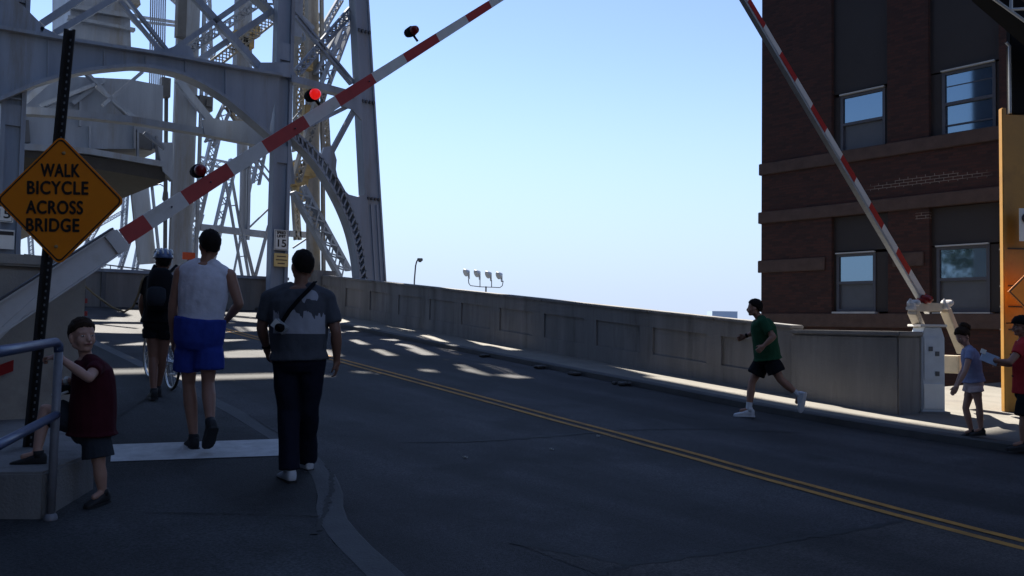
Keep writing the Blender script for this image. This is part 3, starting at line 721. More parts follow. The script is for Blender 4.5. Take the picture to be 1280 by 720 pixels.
# ------------------------------------------------------------------ orange diamond sign on its post
def diamond_sign():
    D = 6.0; base = atD(38, 572, D); base.z = .47; topp = atD(90, 38, D)
    t = thing('warning_sign', base, 'orange diamond sign reading WALK BICYCLE ACROSS BRIDGE on a perforated brown post', 'road sign')
    c = (atD(-1, 250, D)+atD(157.5, 252, D))/2; right = (atD(157.5, 252, D)-atD(-1, 250, D)).normalized()
    upv = (atD(77, 171, D)-atD(66, 329, D)); upv = (upv-right*upv.dot(right)).normalized(); nrm = right.cross(upv)
    ax = (right, nrm*-1, upv); h = .462
    d = (topp-base); L = d.length; dn = d.normalized(); w = .062
    # U-channel post with hat flanges, punched holes shown as dark slots in its web
    sd = right-dn*right.dot(dn); sd.normalize(); bk = sd.cross(dn)   # towards viewer negative
    nv = -bk if bk.dot(FW) > 0 else bk                                # nv faces the viewer
    mb = MB(); A = base-dn*.02; B = topp
    mb.beam(A+sd*0, B, w*.6, .006, up=nv)
    for s_ in (-1, 1):
        mb.beam(A+sd*(s_*w*.36)+nv*.014, B+sd*(s_*w*.36)+nv*.014, .006, .034, up=nv)
        mb.beam(A+sd*(s_*w*.5)+nv*.03, B+sd*(s_*w*.5)+nv*.03, w*.32, .006, up=nv)
    mb.m = 1; n = int(L/.05)
    for i in range(n): mb.beam(A+dn*(.03+i*.05)+nv*.0045, A+dn*(.046+i*.05)+nv*.0045, .012, .003, up=nv)
    mb.build('post', [M['postbrown'], M['galv']], t)
    # plate
    off = nv*.05; c = c+off*0.6
    def dia(h, r, z, n=5):
        pts = []
        for k in range(4):
            a = math.pi/2*k
            tip = Vector((math.cos(a), math.sin(a))); cc = tip*(h-r*math.sqrt(2))
            for i in range(n+1):
                b = a-math.pi/4+math.pi/2*i/n; pts.append(cc+Vector((math.cos(b), math.sin(b)))*r)
        return [c+right*p.x+upv*p.y+nv*z for p in pts]
    mb = MB(); mb.prism(dia(h, .045, 0), nv*.004); mb.build('plate', M['orange'], t)
    o, i_ = dia(h-.017, .035, .0065), dia(h-.031, .028, .0065); mb = MB(); n = len(o)
    mb.add(o+i_, [(k, (k+1) % n, n+(k+1) % n, n+k) for k in range(n)]); mb.build('border', M['ink'], t)
    rr = (right-upv*.02).normalized()
    for tx, dy, dx, w in (('WALK', .207, .0, .273), ('BICYCLE', .083, -.018, .43), ('ACROSS', -.056, -.035, .40), ('BRIDGE', -.182, -.05, .372)):
        text_mesh(tx, .13, M['ink'], t, c+upv*dy+right*dx+nv*.0075, right, upv, .0035, 1.08, .0008, w)
    mb = MB()
    for dy in (.335, -.33): mb.cap(c+upv*dy+right*(dy*.07)+nv*.004, c+upv*dy+right*(dy*.07)+nv*.009, .013, .011)
    mb.build_each('bolt', M['brass'], t)
diamond_sign()

# ------------------------------------------------------------------ plinth, rail and gate block on the left
pl = [onZ(-120, 592, .47), onZ(56, 590, .47), onZ(118, 566, .47), onZ(112, 516, .47), onZ(-120, 516, .47)]
mb = MB(); mb.prism([(p.x, p.y, -.2) for p in pl], (0, 0, .67)); o = mb.build('concrete_plinth', M['concrete'], bevel=.015)
tag(o, 'low concrete plinth the boy rests one foot on at the pavement edge', 'plinth')
bl = [(1.82, 8.75), (1.9, 10.4), (-.8, 10.4), (-.8, 8.75)]
t = thing('gate_abutment', (1.0, 9.2, .4), 'chest-high pale concrete abutment behind the white end of the near gate arm', 'abutment')
mb = MB(); mb.prism([(x, y, -.3) for x, y in bl], (0, 0, 2.15)); mb.build('block', M['palewall'], t, bevel=.03)
mb = MB(); mb.bx((-.86, 8.69, 1.853), (1.94, 10.46, 1.96)); mb.build('coping', M['palewall'], t, bevel=.02)
mb = MB(); p = onY(8, 460, 8.68); mb.box(p, (.13, .02, .1), ((R0*.9+Z*.35).normalized(), Vector((0, 1, 0)), Z)); mb.build('red_reflector', M['red'], t)
def handrail():
    post_t = atD(65, 432, 5.04); pb = G(63, 649, .1); pb.z = prof(pb.y)+.1
    post_t = Vector((pb.x+.01, pb.y, pb.z+1.06))
    t = thing('handrail', pb, 'blue painted pipe handrail with a grey post that the boy holds', 'handrail')
    mb = MB(); mb.tube([pb, post_t-Vector((0, 0, .03))], .025, 12); mb.cap(pb, pb+Vector((0, 0, .006)), .04, .04); mb.build('post', M['rail'], t, smooth=True)
    e = atD(-60, 449, 3.2); e2 = atD(-70, 592, 3.2)
    mb = MB(); mb.tube([post_t+Vector((0, 0, -.06)), post_t+Vector((-.004, -.004, -.02)), post_t+Vector((-.03, -.05, .0)), post_t.lerp(e, .5)+Vector((0, 0, .0)), e], .027, 12); mb.build('top_rail', M['bluepipe'], t, smooth=True)
    m = post_t+Vector((0, 0, -.44)); mb = MB(); mb.tube([m, e2], .025, 12); mb.build('mid_rail', M['bluepipe'], t, smooth=True)
    mb = MB(); q = Vector((e.x-.35, e.y-.6, 0)); mb.tube([Vector((e.x, e.y, prof(e.y)+.1)), e], .03, 12); mb.build('post', M['rail'], t, smooth=True)
handrail()

# ------------------------------------------------------------------ gates
def gate_arm(t, base, tip, w0, w1, cuts, dep0, dep1, off=Vector((0, 0, 0))):
    """striped box arm; cuts = list of (fraction, colour) start points"""
    d = (tip-base); L = d.length; d.normalize(); yv = Vector((0, 1, 0)); n = yv.cross(d).normalized()
    if n.z < 0: n = -n
    mb = MB()
    for (f0, c), (f1, _) in zip(cuts, cuts[1:]+[(1.0, None)]):
        mb.m = 0 if c == 'w' else 1
        wa, wb = w0+(w1-w0)*f0, w0+(w1-w0)*f1; da, db = dep0+(dep1-dep0)*f0, dep0+(dep1-dep0)*f1
        mb.beam(base+d*(L*f0)+off, base+d*(L*f1-.0)+off, da, wa, up=n, w2=db, h2=wb)
    mb.build('striped_arm', [M['white'], M['red']], t)
    return d, n, L
GY = 8.2
def gate_left():
    a = onY(-110, 478, GY); tip = onY(640, -17, GY)
    t = thing('barrier_gate', (-1.6, GY, prof(GY)), 'near barrier gate whose red and white arm slants across in front of the bridge', 'barrier gate')
    P = lambda x: onY(x, 297+(155-x)*.652 if x < 155 else 0, GY)
    # centre line through measured stripes
    ctr = {155: 296, 184: 277, 231: 249, 288: 213, 331: 185, 382: 151, 422: 128, 466: 97, 505: 72, 545: 45, 583: 24, 612: 6, 640: -12}
    base = onY(155, 296, GY); tp = onY(640, -12, GY); L = (tp-base).length
    cuts = [((onY(x, ctr[x], GY)-base).length/L, c) for x, c in ((155, 'r'), (184, 'w'), (231, 'r'), (288, 'w'), (331, 'r'), (382, 'w'), (422, 'r'), (466, 'w'), (505, 'r'), (545, 'w'), (583, 'r'), (612, 'w'))]
    d, n, L = gate_arm(t, base, tp, .155, .088, cuts, .04, .03)
    # white channel carrying the arm
    b0 = onY(-180, 296+335*.655, GY); b1 = base+d*.06
    mb = MB(); mb.beam(b0, b1-d*.1, .01, .24, up=n, h2=.18); 
    mb.beam(b0+n*.12, b1-d*.1+n*.10, .09, .014, up=n); mb.beam(b0-n*.12, b1-d*.1-n*.10, .09, .014, up=n)
    mb.build('arm_channel', M['white'], t)
    mb = MB(); mb.beam(b0+n*.14, b1-d*.1+n*.117, .1, .014, up=n); mb.build('edge_strip', M['steeldark'], t)
    c0 = b0-n*.33; mb = MB(); mb.beam(b0-n*.3, base-d*.75-n*.02, .05, .1, up=n, h2=.04); mb.build('stay', M['white'], t)
    mb = MB(); mb.beam(base-d*.14, base-d*.02, .09, .2, up=n, h2=.18); mb.build('clamp', M['white'], t)
    for (x, y), on, r in (((517, 38), 0, .058), ((393, 118), 1, .066), ((250, 213), 0, .066)):
        p = onY(x, y, GY-.02); mb = MB(); mb.cap(p+Vector((0, .05, 0)), p+Vector((0, -.03, 0)), r, r*.85); mb.build('warning_lamp', M['lampon' if on else 'lampred'], t, smooth=True)
        mb = MB(); q = p-n*.13+d*.02; mb.tube([p+Vector((0, .06, 0)), q+Vector((0, .06, 0))], .014, 6); mb.cap(p+Vector((0, .11, 0)), p+Vector((0, .03, 0)), r*.95, r*1.06); mb.build('lamp_bracket', M['black'], t)
    mb = MB()
    for f in (.09, .17, .36, .55): 
        q = base+d*(L*f)-Vector((0, .036+.0, 0)); mb.cap(q, q-Vector((0, .006, 0)), .009, .008, 8)
    mb.build('bolt', M['steeldark'], t)
    # machine cabinet, just off to the left
    mb = MB(); z = prof(GY)+.1; mb.bx((-2.1, GY+.12, z), (-1.4, GY+.7, z+1.3)); mb.build('cabinet', M['cabinet'], t, bevel=.02)
gate_left()
def gate_right():
    Y = 5.9; z = prof(Y)+.1
    ctr = lambda y: 935+(y)*(1160-935)/381.0
    t = thing('barrier_gate', (12.9, Y, z), 'far barrier gate, its thin striped arm raised in front of the brick building', 'barrier gate')
    base = onY(1163, 386, Y); tp = onY(917, -30, Y); L = (tp-base).length
    ys = [386, 378, 370, 340, 313, 283, 256, 225, 196, 163, 133, 100, 67, 33, 0]
    d0 = (tp-base)
    cuts = []
    for i, y in enumerate(ys):
        x = 1163+(y-386)*(1163-917)/(386+30.0); cuts.append(((onY(x, y, Y)-base).length/L, 'w' if i % 2 == 0 else 'r'))
    d, n, L = gate_arm(t, base, tp, .115, .07, cuts, .04, .03, Vector((0, -.0, 0)))
    mb = MB(); mb.beam(base-n*.078+Vector((0, .02, 0)), base+d*L-n*.052+Vector((0, .02, 0)), .07, .04, up=n, h2=.035, w2=.06); mb.build('arm_spine', M['galv'], t)
    # yoke frame: two legs leaning back to the counterweight, top cross bar
    k = base-d*.15
    A, B = onY(1140, 384, Y), onY(1181, 384, Y); mb = MB()
    mb.beam(A, B+Vector((.05, 0, 0)), .12, .13, up=(0, 0, 1)); mb.build('yoke_bar', M['tanpaint'], t, bevel=.01)
    for p, q in ((A+Vector((.02, 0, -.05)), onY(1163, 440, Y+.35)), (B+Vector((.02, 0, -.04)), onY(1203, 440, Y-.05))):
        mb = MB(); mb.beam(p, q, .12, .13, up=(0, 1, 0)); mb.build('yoke_leg', M['tanpaint'], t, bevel=.01)
    for px in (1141, 1183):
        p = onY(px, 381, Y-.08); mb = MB()
        mb.box(p, (.17, .1, .05)); mb.box(p+Vector((-.05, 0, -.05)), (.08, .12, .05)); mb.cap(p+Vector((.03, -.05, .03)), p+Vector((.03, .05, .03)), .045, .045); mb.cap(p+Vector((-.07, 0, .02)), p+Vector((-.07, 0, .07)), .03, .02)
        mb.build('hinge_casting', M['white'], t, bevel=.006)
    p = onY(1160, 374, Y-.1); mb = MB(); mb.cap(p, p+Vector((0, .1, 0)), .07, .07); mb.build('warning_lamp', M['lampred'], t, smooth=True)
    # cabinet with a chamfered head, its doors turned to the road
    g = G(1167, 517, .1); w, dd = .34, .36; ax = (R0, F0, Z); z = prof(g.y)+.1
    def cb(dx, dz, sx, sz, dy, sy): return g.xy.to_3d()+R0*dx+F0*dy+Z*(z+dz), (sx, sy, sz), ax
    pr = [(-w/2, 0), (w/2, 0), (w/2, 1.1), (w/2-.05, 1.26), (-w/2+.05, 1.26), (-w/2, 1.1)]
    mb = MB(); mb.prism([g.xy.to_3d()+R0*a+Z*(z+b) for a, b in pr], F0*dd); mb.build('cabinet', M['cabinet'], t, bevel=.012)
    mb = MB(); mb.box(*cb(0, .8, w-.06, .62, -.008, .012)); mb.build('door', M['cabinet'], t, bevel=.004)
    mb = MB(); mb.box(*cb(0, .25, w-.05, .36, -.008, .012)); mb.build('door', M['signwhite'], t, bevel=.004)
    mb = MB(); mb.box(*cb(0, 1.28, w+.05, .035, dd/2, dd+.06)); mb.build('cap', M['white'], t, bevel=.006)
    for dx, dz in ((-.045, .94), (.05, .87), (.05, .58)):
        mb = MB(); mb.box(*cb(dx, dz, .055, .065, -.02, .014)); mb.build('latch', M['steeldark'], t)
    mb = MB(); mb.box(*cb(0, .0, w+.1, .06, dd/2, dd+.1)); mb.build('base_pad', M['concrete'], t)
    mb = MB(); p = onY(1206, 452, Y); mb.box(p+Vector((.0, .2, -.05)), (.3, .35, .28)); mb.build('counterweight', M['tanpaint'], t, bevel=.02)
gate_right()

# ------------------------------------------------------------------ brick building
def building():
    X = 20.0; Yc = 13.9; Y0 = -16.0
    t = thing('brick_building', (X, 4, 0), 'dark red brick building with stone belts and sash windows behind the right gate', 'building')
    wins = [(11.58, 10.39, 5.93, 7.44, 10.4, 'a'), (9.01, 7.83, 5.95, 7.48, 10.4, 'b'), (11.70, 10.65, 1.85, 3.33, 4.25, 'c'), (9.16, 7.99, 1.83, 3.36, 4.25, 'd'),
            (6.45, 5.3, 5.95, 7.48, 10.4, 'b'), (6.45, 5.3, 1.83, 3.36, 4.25, 'd'), (3.9, 2.75, 5.95, 7.48, 10.4, 'a'), (3.9, 2.75, 1.83, 3.36, 4.25, 'c')]
    # face built as brick panels round the openings (each bay from sill to lintel)
    mb = MB(); ZT = 22; zs = -.6
    cols = [(11.78, 10.28), (9.28, 7.72), (6.6, 5.15), (4.05, 2.6)]
    edges = [Yc]; 
    for a, b in cols: edges += [a, b]
    edges.append(Y0)
    for i in range(0, len(edges), 2): mb.bx((X, edges[i+1], zs), (X+.5, edges[i], ZT))     # piers
    for a, b in cols:
        for z0, z1 in ((zs, 1.8), (4.3, 5.88), (10.45, ZT)): mb.bx((X+.0, b+.001, z0), (X+.5, a-.001, z1))
    mb.bx((X+.5, Y0, zs), (X+12, Yc-.002, ZT)); mb.build('wall', M['brick'], t)
    # infill panels above the sashes, set back
    for a, b in cols:
        for z0, z1 in ((7.52, 10.44), (3.40, 4.29)):
            mb = MB(); mb.bx((X+.12, b+.002, z0), (X+.49, a-.002, z1)); mb.build('infill_panel', M['infill'], t)
    # belts
    for z0, z1, p in ((5.66, 5.98, .06), (4.30, 4.62, .07), (1.45, 1.80, .06)):
        mb = MB(); mb.bx((X-p, Y0, z0), (X-.002, Yc+p, z1)); mb.bx((X-.002, Yc+.003, z0), (X+12, Yc+p, z1)); mb.build('stone_belt', M['stonebelt'], t, bevel=.015)
    ed = [(Yc+.09, 11.95), (10.15, 9.4), (7.6, 6.75), (5.0, 4.2), (2.45, Y0)]
    for a, b in ed:
        mb = MB(); mb.bx((X-.05, b, 2.93), (X-.002, a, 3.27)); mb.build('stone_belt', M['stonebelt'], t, bevel=.015)
    mb = MB(); mb.bx((X-.35, Y0-.3, ZT), (X+12.3, Yc+.35, ZT+.6)); mb.build('cornice', M['stonebelt'], t)
    for a, b, z0, z1, zi, k in wins:
        w = a-b; fr = .07; xo = X+.10
        f = MB(); 
        for (ya, yb, za, zb) in ((b, b+fr, z0, z1), (a-fr, a, z0, z1), (b+fr, a-fr, z1-fr, z1), (b+fr, a-fr, z0, z0+fr), (b+fr, a-fr, (z0+z1)/2-.035, (z0+z1)/2+.035)): f.bx((xo, ya, za), (xo+.1, yb, zb))
        side = [c for c in cols if c[1] < (a+b)/2 < c[0]][0]
        jm = MB(); jm.bx((xo+.03, side[1]+.002, z0), (xo+.12, b-.001, z1)); jm.bx((xo+.03, a+.001, z0), (xo+.12, side[0]-.002, z1)); jm.build_each('jamb', M['infill'], t)
        fo = f.build('window', M['frame'], t)
        mb = MB(); mb.bx((xo+.05, b+fr, (z0+z1)/2+.035), (xo+.06, a-fr, z1-fr)); mb.build('pane', M['glass'], fo)
        mb = MB(); mb.bx((xo+.07, b+fr, z0+fr), (xo+.08, a-fr, (z0+z1)/2-.035)); mb.build('pane', M['screen' if k in 'acd' else 'glass'], fo)
        if k == 'b':
            mb = MB()
            for zq, th in ((z1-.36, .02), (z0+.24, .035)): mb.bx((xo+.035, b+fr, zq), (xo+.048, a-fr, zq+th))
            mb.build('blind_rail', M['frame'], fo)
        mb = MB(); mb.bx((X-.04, b-.05, z0-.055), (X+.2, a+.05, z0-.004)); mb.bx((X+.03, b, z1+.003), (X+.11, a, z1+.035)); mb.build_each('sill', M['framelight'], fo)
        mb = MB(); mb.bx((X+.3, b, z0), (X+.32, a, z1)); mb.build('blind', M['infill'], fo)
building()
def street_tree(x, y, h, r):
    t = thing('street_tree', (x, y, -.6), 'leafy street tree beyond the grey building, outside the picture', 'tree')
    rg = random.Random(3); mb = MB(); c = Vector((x, y, h))
    mb.tube([(x, y, -.6), (x+.1, y, h*.35), (x, y+.1, h*.75)], [.28, .2, .1], 8)
    for i in range(7):
        a = i*.9; mb.tube([(x+.05, y, h*(.3+.05*i)), (x+math.cos(a)*r*.6, y+math.sin(a)*r*.6, h*(.5+.06*i))], [.09, .03], 6)
    mb.build('trunk', M['postbrown'], t)
    mb = MB(); cl = [c+Vector((rg.gauss(0, r*.45), rg.gauss(0, r*.45), rg.gauss(0, r*.5))) for _ in range(26)]
    for _ in range(2600):
        p = rg.choice(cl)+Vector((rg.gauss(0, .5), rg.gauss(0, .5), rg.gauss(0, .4))); u = Vector((rg.gauss(0, 1), rg.gauss(0, 1), rg.gauss(0, 1))).normalized(); w = u.orthogonal().normalized()
        mb.add([p-u*.16, p+w*.08, p+u*.16, p-w*.08], [(0, 1, 2, 3)])
    mb.build('crown', M['leaf'], t, fix=False)
street_tree(-14, 23.5, 6.2, 3.4)
# added buildings on the street's unseen sides, put there to cut sky light
def block(name, x0, x1, y0, y1, h, face, label):
    t = thing('blocker_building', ((x0+x1)/2, (y0+y1)/2, -.6), label, 'building')
    mb = MB(); mb.bx((x0, y0, -.6), (x1, y1, h)); mb.build('wall', M['facing'], t)
    mb = MB(); mb.bx((x0-.3, y0-.3, h+.003), (x1+.3, y1+.3, h+.7)); mb.build('cornice', M['stonebelt'], t)
    n = int(((y1-y0) if face == 'x' else (x1-x0))/3)
    for i in range(n):
        for z in (1.2, 5.2, 9.2, 13.2):
            if z > h-2: continue
            mb = MB()
            if face == 'x': y = y0+1.5+i*3; mb.bx((x1-.05, y-.6, z), (x1+.04, y+.6, z+1.8))
            else: x = x0+1.5+i*3; mb.bx((x-.6, y1-.05, z), (x+.6, y1+.04, z+1.8))
            f = mb.build('window', M['frame'], t); mb = MB()
            if face == 'x': mb.bx((x1+.041, y-.5, z+.1), (x1+.05, y+.5, z+1.7))
            else: mb.bx((x-.5, y1+.041, z+.1), (x+.5, y1+.05, z+1.7))
            mb.build('pane', M['glass'], f)
block('left', -24, -5.5, -30, 19, 26, 'x', 'tall grey faced building added left of the pavement, outside the picture, to cut sky light')
block('back', -5.2, 40, -40, -24, 8, 'y', 'broad grey faced building added across the street behind the viewer to cut sky light')

# ------------------------------------------------------------------ yellow pylon and dark canopy at the right edge
def pylon():
    a = G(1260, 515, .1); D = (a-EYE).dot(FW); 
    lt = atD(1257, 139, D); zt = lt.z; zb = prof(a.y)+.1
    ax = (R0, F0, Z); wd, dp = .95, .14
    c = Vector((a.x, a.y, 0))+R0*(wd/2)+F0*(dp/2)
    t = thing('yellow_pylon', (c.x, c.y, zb), 'tall yellow painted steel pylon with a bright edge at the right of the picture', 'pylon')
    mb = MB(); mb.box(c+Z*((zb+zt)/2), (wd, dp, zt-zb), ax); mb.build('panel', M['yellowsteel'], t, bevel=.015)
    mb = MB()
    l = c-R0*(wd/2+.03)-F0*(dp/2-.02); mb.box(Vector((l.x, l.y, (zb+zt)/2+.05)), (.07, .1, zt-zb+.1), ax); mb.build('edge_post', M['yellowsteel'], t, bevel=.01)
    mb = MB()
    for y in (310, 357, 383, 412): p = atD(1270, y, D); mb.box(c+Z*p.z, (wd+.05, dp+.03, .022), ax)
    mb.build_each('band', M['postbrown'], t)
    # dark head box above with conduit
    p0 = atD(1262, 138, D); p1 = atD(1262, 52, D)
    hb = c+R0*.1
    t2 = thing('dark_canopy', (hb.x, hb.y, p0.z), 'black steel head box and sloping canopy above the yellow pylon', 'canopy')
    mb = MB(); mb.box(Vector((hb.x, hb.y, (p0.z+p1.z)/2+.25)), (.95, .13, p1.z-p0.z+.5), ax); mb.build('head_box', M['black'], t2, bevel=.02)
    mb = MB(); q = c-R0*(wd/2-.06)-F0*(dp/2+.03)
    mb.tube([Vector((q.x, q.y, p0.z)), Vector((q.x, q.y, p1.z)), Vector((q.x, q.y, p1.z))-R0*.05+Z*.06], .022, 8); mb.build('conduit', M['galv'], t2)
    A = atD(1228, -14, D-.2); B = atD(1296, 44, D-.2)
    mb = MB(); mb.beam(A, B+ (B-A).normalized()*.6, .4, .26, up=(0, 0, 1)); mb.build('canopy_beam', M['black'], t2, bevel=.02)
    mb = MB(); 
    for (x0, y0, x1, y1) in ((1240, -3, 1300, 40), (1264, -5, 1264, 13), (1262, 12, 1300, 10)): mb.tube([atD(x0, y0, D-.75), atD(x1, y1, D-.75)], .022, 6)
    mb.build('canopy_rod', M['galv'], t2)
    # orange diamond sign seen at its left tip, and a white plate
    cs = atD(1295, 365, D-.35); r = R0; h = .42
    s = thing('warning_sign', cs, 'orange diamond sign cut by the right picture edge on the yellow pylon', 'road sign')
    mb = MB(); mb.prism([cs-r*h, cs-Z*h, cs+r*h, cs+Z*h], F0*.005); mb.build('plate', M['orange'], s)
    o = [cs-r*(h-.02), cs-Z*(h-.02), cs+r*(h-.02), cs+Z*(h-.02)]; i_ = [cs-r*(h-.04), cs-Z*(h-.04), cs+r*(h-.04), cs+Z*(h-.04)]
    mb = MB(); mb.add([p-F0*.003 for p in o+i_], [(k, (k+1) % 4, 4+(k+1) % 4, 4+k) for k in range(4)]); mb.build('border', M['ink'], s)
    mb = MB()
    for i, w in enumerate((.26, .34, .34, .28)): mb.box(cs+Z*(.15-.1*i)-F0*.004, (w, .004, .05), ax)
    mb.build('lettering', M['ink'], s)
    mb = MB(); q = cs+F0*.18; mb.box(q, (.06, .3, .06), ax); mb.build('bracket', M['postbrown'], s)
    cs = atD(1284, 281, D-.1)
    s = thing('route_plate', cs, 'small white plate with a dark disc mounted high on the yellow pylon', 'sign')
    mb = MB(); mb.box(cs, (.24, .01, .5), ax); mb.build('plate', M['signwhite'], s)
    mb = MB(); mb.cap(cs+Z*.1-F0*.006, cs+Z*.1-F0*.012, .085, .085, 20); mb.build('disc', M['ink'], s)
    # parapet base below
pylon()

# ------------------------------------------------------------------ far lamps and roof
def far():
    D = 62.0
    b = atD(517, 372, D); t = thing('street_lamp', (b.x, b.y, -.6), 'lone bent street lamp rising beyond the parapet wall', 'street lamp')
    mb = MB(); mb.tube([Vector((b.x, b.y, -.6)), atD(518, 350, D), atD(519.5, 332, D), atD(521, 326.5, D), atD(523, 324, D)], .055, 8); mb.build('post', M['steeldark'], t)
    p = atD(525, 324.5, D); mb = MB(); mb.box(p, (.4, .28, .2), (R0, F0, Z)); mb.box(p+Z*-.14, (.24, .2, .1), (R0, F0, Z)); mb.build('lamp_head', M['steeldark'], t, bevel=.03)
    D = 64.0
    b = atD(607, 380, D); t = thing('floodlight_mast', (b.x, b.y, -.6), 'slim floodlight mast with four round lamps on a curved bar beyond the wall', 'floodlight mast')
    mb = MB(); mb.tube([Vector((b.x, b.y, -.6)), atD(607.5, 358, D)], .06, 8); mb.build('post', M['steeldark'], t)
    mb = MB(); mb.tube([atD(x, y, D) for x, y in ((585.5, 349), (586, 354), (588, 357), (600, 358.5), (615, 359), (625, 359.5), (628, 357), (629, 351))], .035, 6)
    for x, y in ((600, 349), (614.5, 350)): mb.tube([atD(x, y, D), atD(x, 358.5, D)], .035, 6)
    mb.build('cross_bar', M['steeldark'], t)
    for x, y in ((584, 340), (597.5, 341), (611.5, 342.5), (625, 343.5)):
        p = atD(x, y, D); dr = (-R0*.75-F0*.45-Z*.35).normalized()
        mb = MB(); mb.tube([p-dr*.18, p-dr*.02, p+dr*.16, p+dr*.2], [.1, .22, .31, .3], 14); mb.cap(p-dr*.12+Z*-.1, atD(x+2.2, y+8, D), .1, .07); mb.build('floodlight', M['galv'], t)
    D = 150.0; b = atD(902, 420, D)
    t = thing('distant_building', (b.x, b.y, -.6), 'tiny blue grey rooftop block showing over the wall beside the runner', 'building')
    mb = MB(); p0 = atD(887, 389, D); p1 = atD(918, 404, D); ax = (R0, F0, Z); c = (p0+p1)/2
    mb.box(Vector((c.x, c.y, c.z)), ((p1-p0).dot(R0), 4, p0.z-p1.z), ax); mb.build('roof_unit', M['paleblue'], t)
    c = atD(915, 404, D)+F0*6; mb = MB(); mb.box(Vector((c.x, c.y, (c.z-.6)/2)), (9, 12, c.z+.6), ax); mb.build('wall', M['concrete'], t)
far()
# orange board and tan rope by the barrier
p = onY(236, 320, 26.2); t = thing('orange_board', (p.x, p.y, prof(26)), 'small orange red board on a stake just behind the walkers', 'marker board')
mb = MB(); mb.box(p, (.38, .04, .22)); mb.build('board', M['orangered'], t, bevel=.01)
mb = MB(); mb.tube([Vector((p.x, p.y+.05, prof(26))), p+Vector((0, .05, .1))], .03, 6); mb.build('stake', M['steeldark'], t)
mb = MB(); P = [atD(x, y, D) for x, y, D in ((100, 352, 9.3), (118, 368, 9.3), (140, 384, 9.3), (155, 390, 9.3), (166, 384, 9.3), (173, 368, 9.3), (177, 352, 9.3), (180, 345, 9.35))]
o = mb.tube(P, .012, 8).build('rope', M['rope'], smooth=True, origin=P[0]); tag(o, 'tan rope sagging from the abutment to the cyclist', 'rope')
t = thing('gate_latch_post', (1.98, 9.3, prof(9.3)+.1), 'short dark post with hinges beside the abutment behind the boy', 'post')
q = atD(103, 390, 8.9); mb = MB(); mb.bx((q.x-.02, q.y-.02, prof(q.y)+.08), (q.x+.02, q.y+.02, 1.7)); mb.build('post', M['postbrown'], t)
mb = MB()
for y in (376, 392): p = atD(104, y, 8.85); mb.box(p, (.07, .06, .05))
mb.build_each('hinge', M['red'], t)
# ------------------------------------------------------------------ people
def remeshed(mb, name, mats, parent, vox, smooth_it=4, wrinkle=0, wscale=9, wseed=0, keep=None):
    """union of closed shapes as one continuous skin"""
    me = bpy.data.meshes.new('tmp'); me.from_pydata(mb.v, [], mb.f)
    bm = bmesh.new(); bm.from_mesh(me); bmesh.ops.recalc_face_normals(bm, faces=bm.faces); bm.to_mesh(me); bm.free()
    o = bpy.data.objects.new('tmp', me); COL.objects.link(o)
    m = o.modifiers.new('r', 'REMESH'); m.mode = 'VOXEL'; m.voxel_size = vox
    s = o.modifiers.new('s', 'SMOOTH'); s.factor = .5; s.iterations = smooth_it
    dg = bpy.context.evaluated_depsgraph_get(); dg.update()
    res = bpy.data.meshes.new_from_object(o.evaluated_get(dg)); bpy.data.objects.remove(o); bpy.data.meshes.remove(me)
    res.name = name; base = parent_world(parent)
    if wrinkle:
        off = Vector((wseed*3.1, wseed*1.7, wseed))
        ns = [v.normal.copy() for v in res.vertices]
        for v, n in zip(res.vertices, ns):
            c = v.co*wscale+off; c.z *= .55
            v.co += n*(wrinkle*(noise.noise(c)+.5*noise.noise(c*2.3)))
    for v in res.vertices: v.co -= base
    res.materials.clear()
    ms = mats if isinstance(mats, (list, tuple)) else [mats]
    for q in ms: res.materials.append(q)
    for p in res.polygons: p.use_smooth = True; p.material_index = 0
    ob = bpy.data.objects.new(name, res); COL.objects.link(ob); ob.parent = parent
    return ob

def oval(c, lat, dep, hw, hd, n=18):
    return [c+lat*(hw*math.cos(2*math.pi*k/n))+dep*(hd*math.sin(2*math.pi*k/n)*(1.0)) for k in range(n)]

def hand(mb, w, d, pn, s=1.0, curl=.5, thumb=1):
    """wrist point, finger direction, palm normal (the side the fingers curl to)"""
    d = d.normalized(); pn = (pn-d*pn.dot(d)).normalized(); sd = d.cross(pn)
    mb.cap(w-d*.02*s, w+d*.03*s, .026*s, .03*s)
    for q in (-.028, -.009, .01, .028): mb.cap(w+d*.02*s+sd*(q*.7*s), w+d*.085*s+sd*(q*s), .015*s, .0125*s, 8)
    for q, L in ((-.03, .062), (-.01, .075), (.011, .07), (.031, .054)):
        p = w+d*.088*s+sd*(q*s); a = curl*.5; v = (d*math.cos(a)+pn*math.sin(a)); p1 = p+v*L*.45*s
        a2 = curl*1.3; v2 = d*math.cos(a2)+pn*math.sin(a2); p2 = p1+v2*L*.33*s
        a3 = curl*1.9; v3 = d*math.cos(a3)+pn*math.sin(a3); p3 = p2+v3*L*.25*s
        mb.cap(p, p1, .0095*s, .009*s, 8); mb.cap(p1, p2, .009*s, .008*s, 8); mb.cap(p2, p3, .008*s, .007*s, 8)
    t0 = w+d*.025*s+sd*(thumb*.026*s)+pn*.006*s; v = (d*.75+sd*thumb*.6+pn*.3).normalized(); t1 = t0+v*.042*s; v2 = (d*.9+sd*thumb*.15+pn*.4).normalized()
    mb.cap(t0, t1, .012*s, .0105*s, 8); mb.cap(t1, t1+v2*.03*s, .0105*s, .008*s, 8)

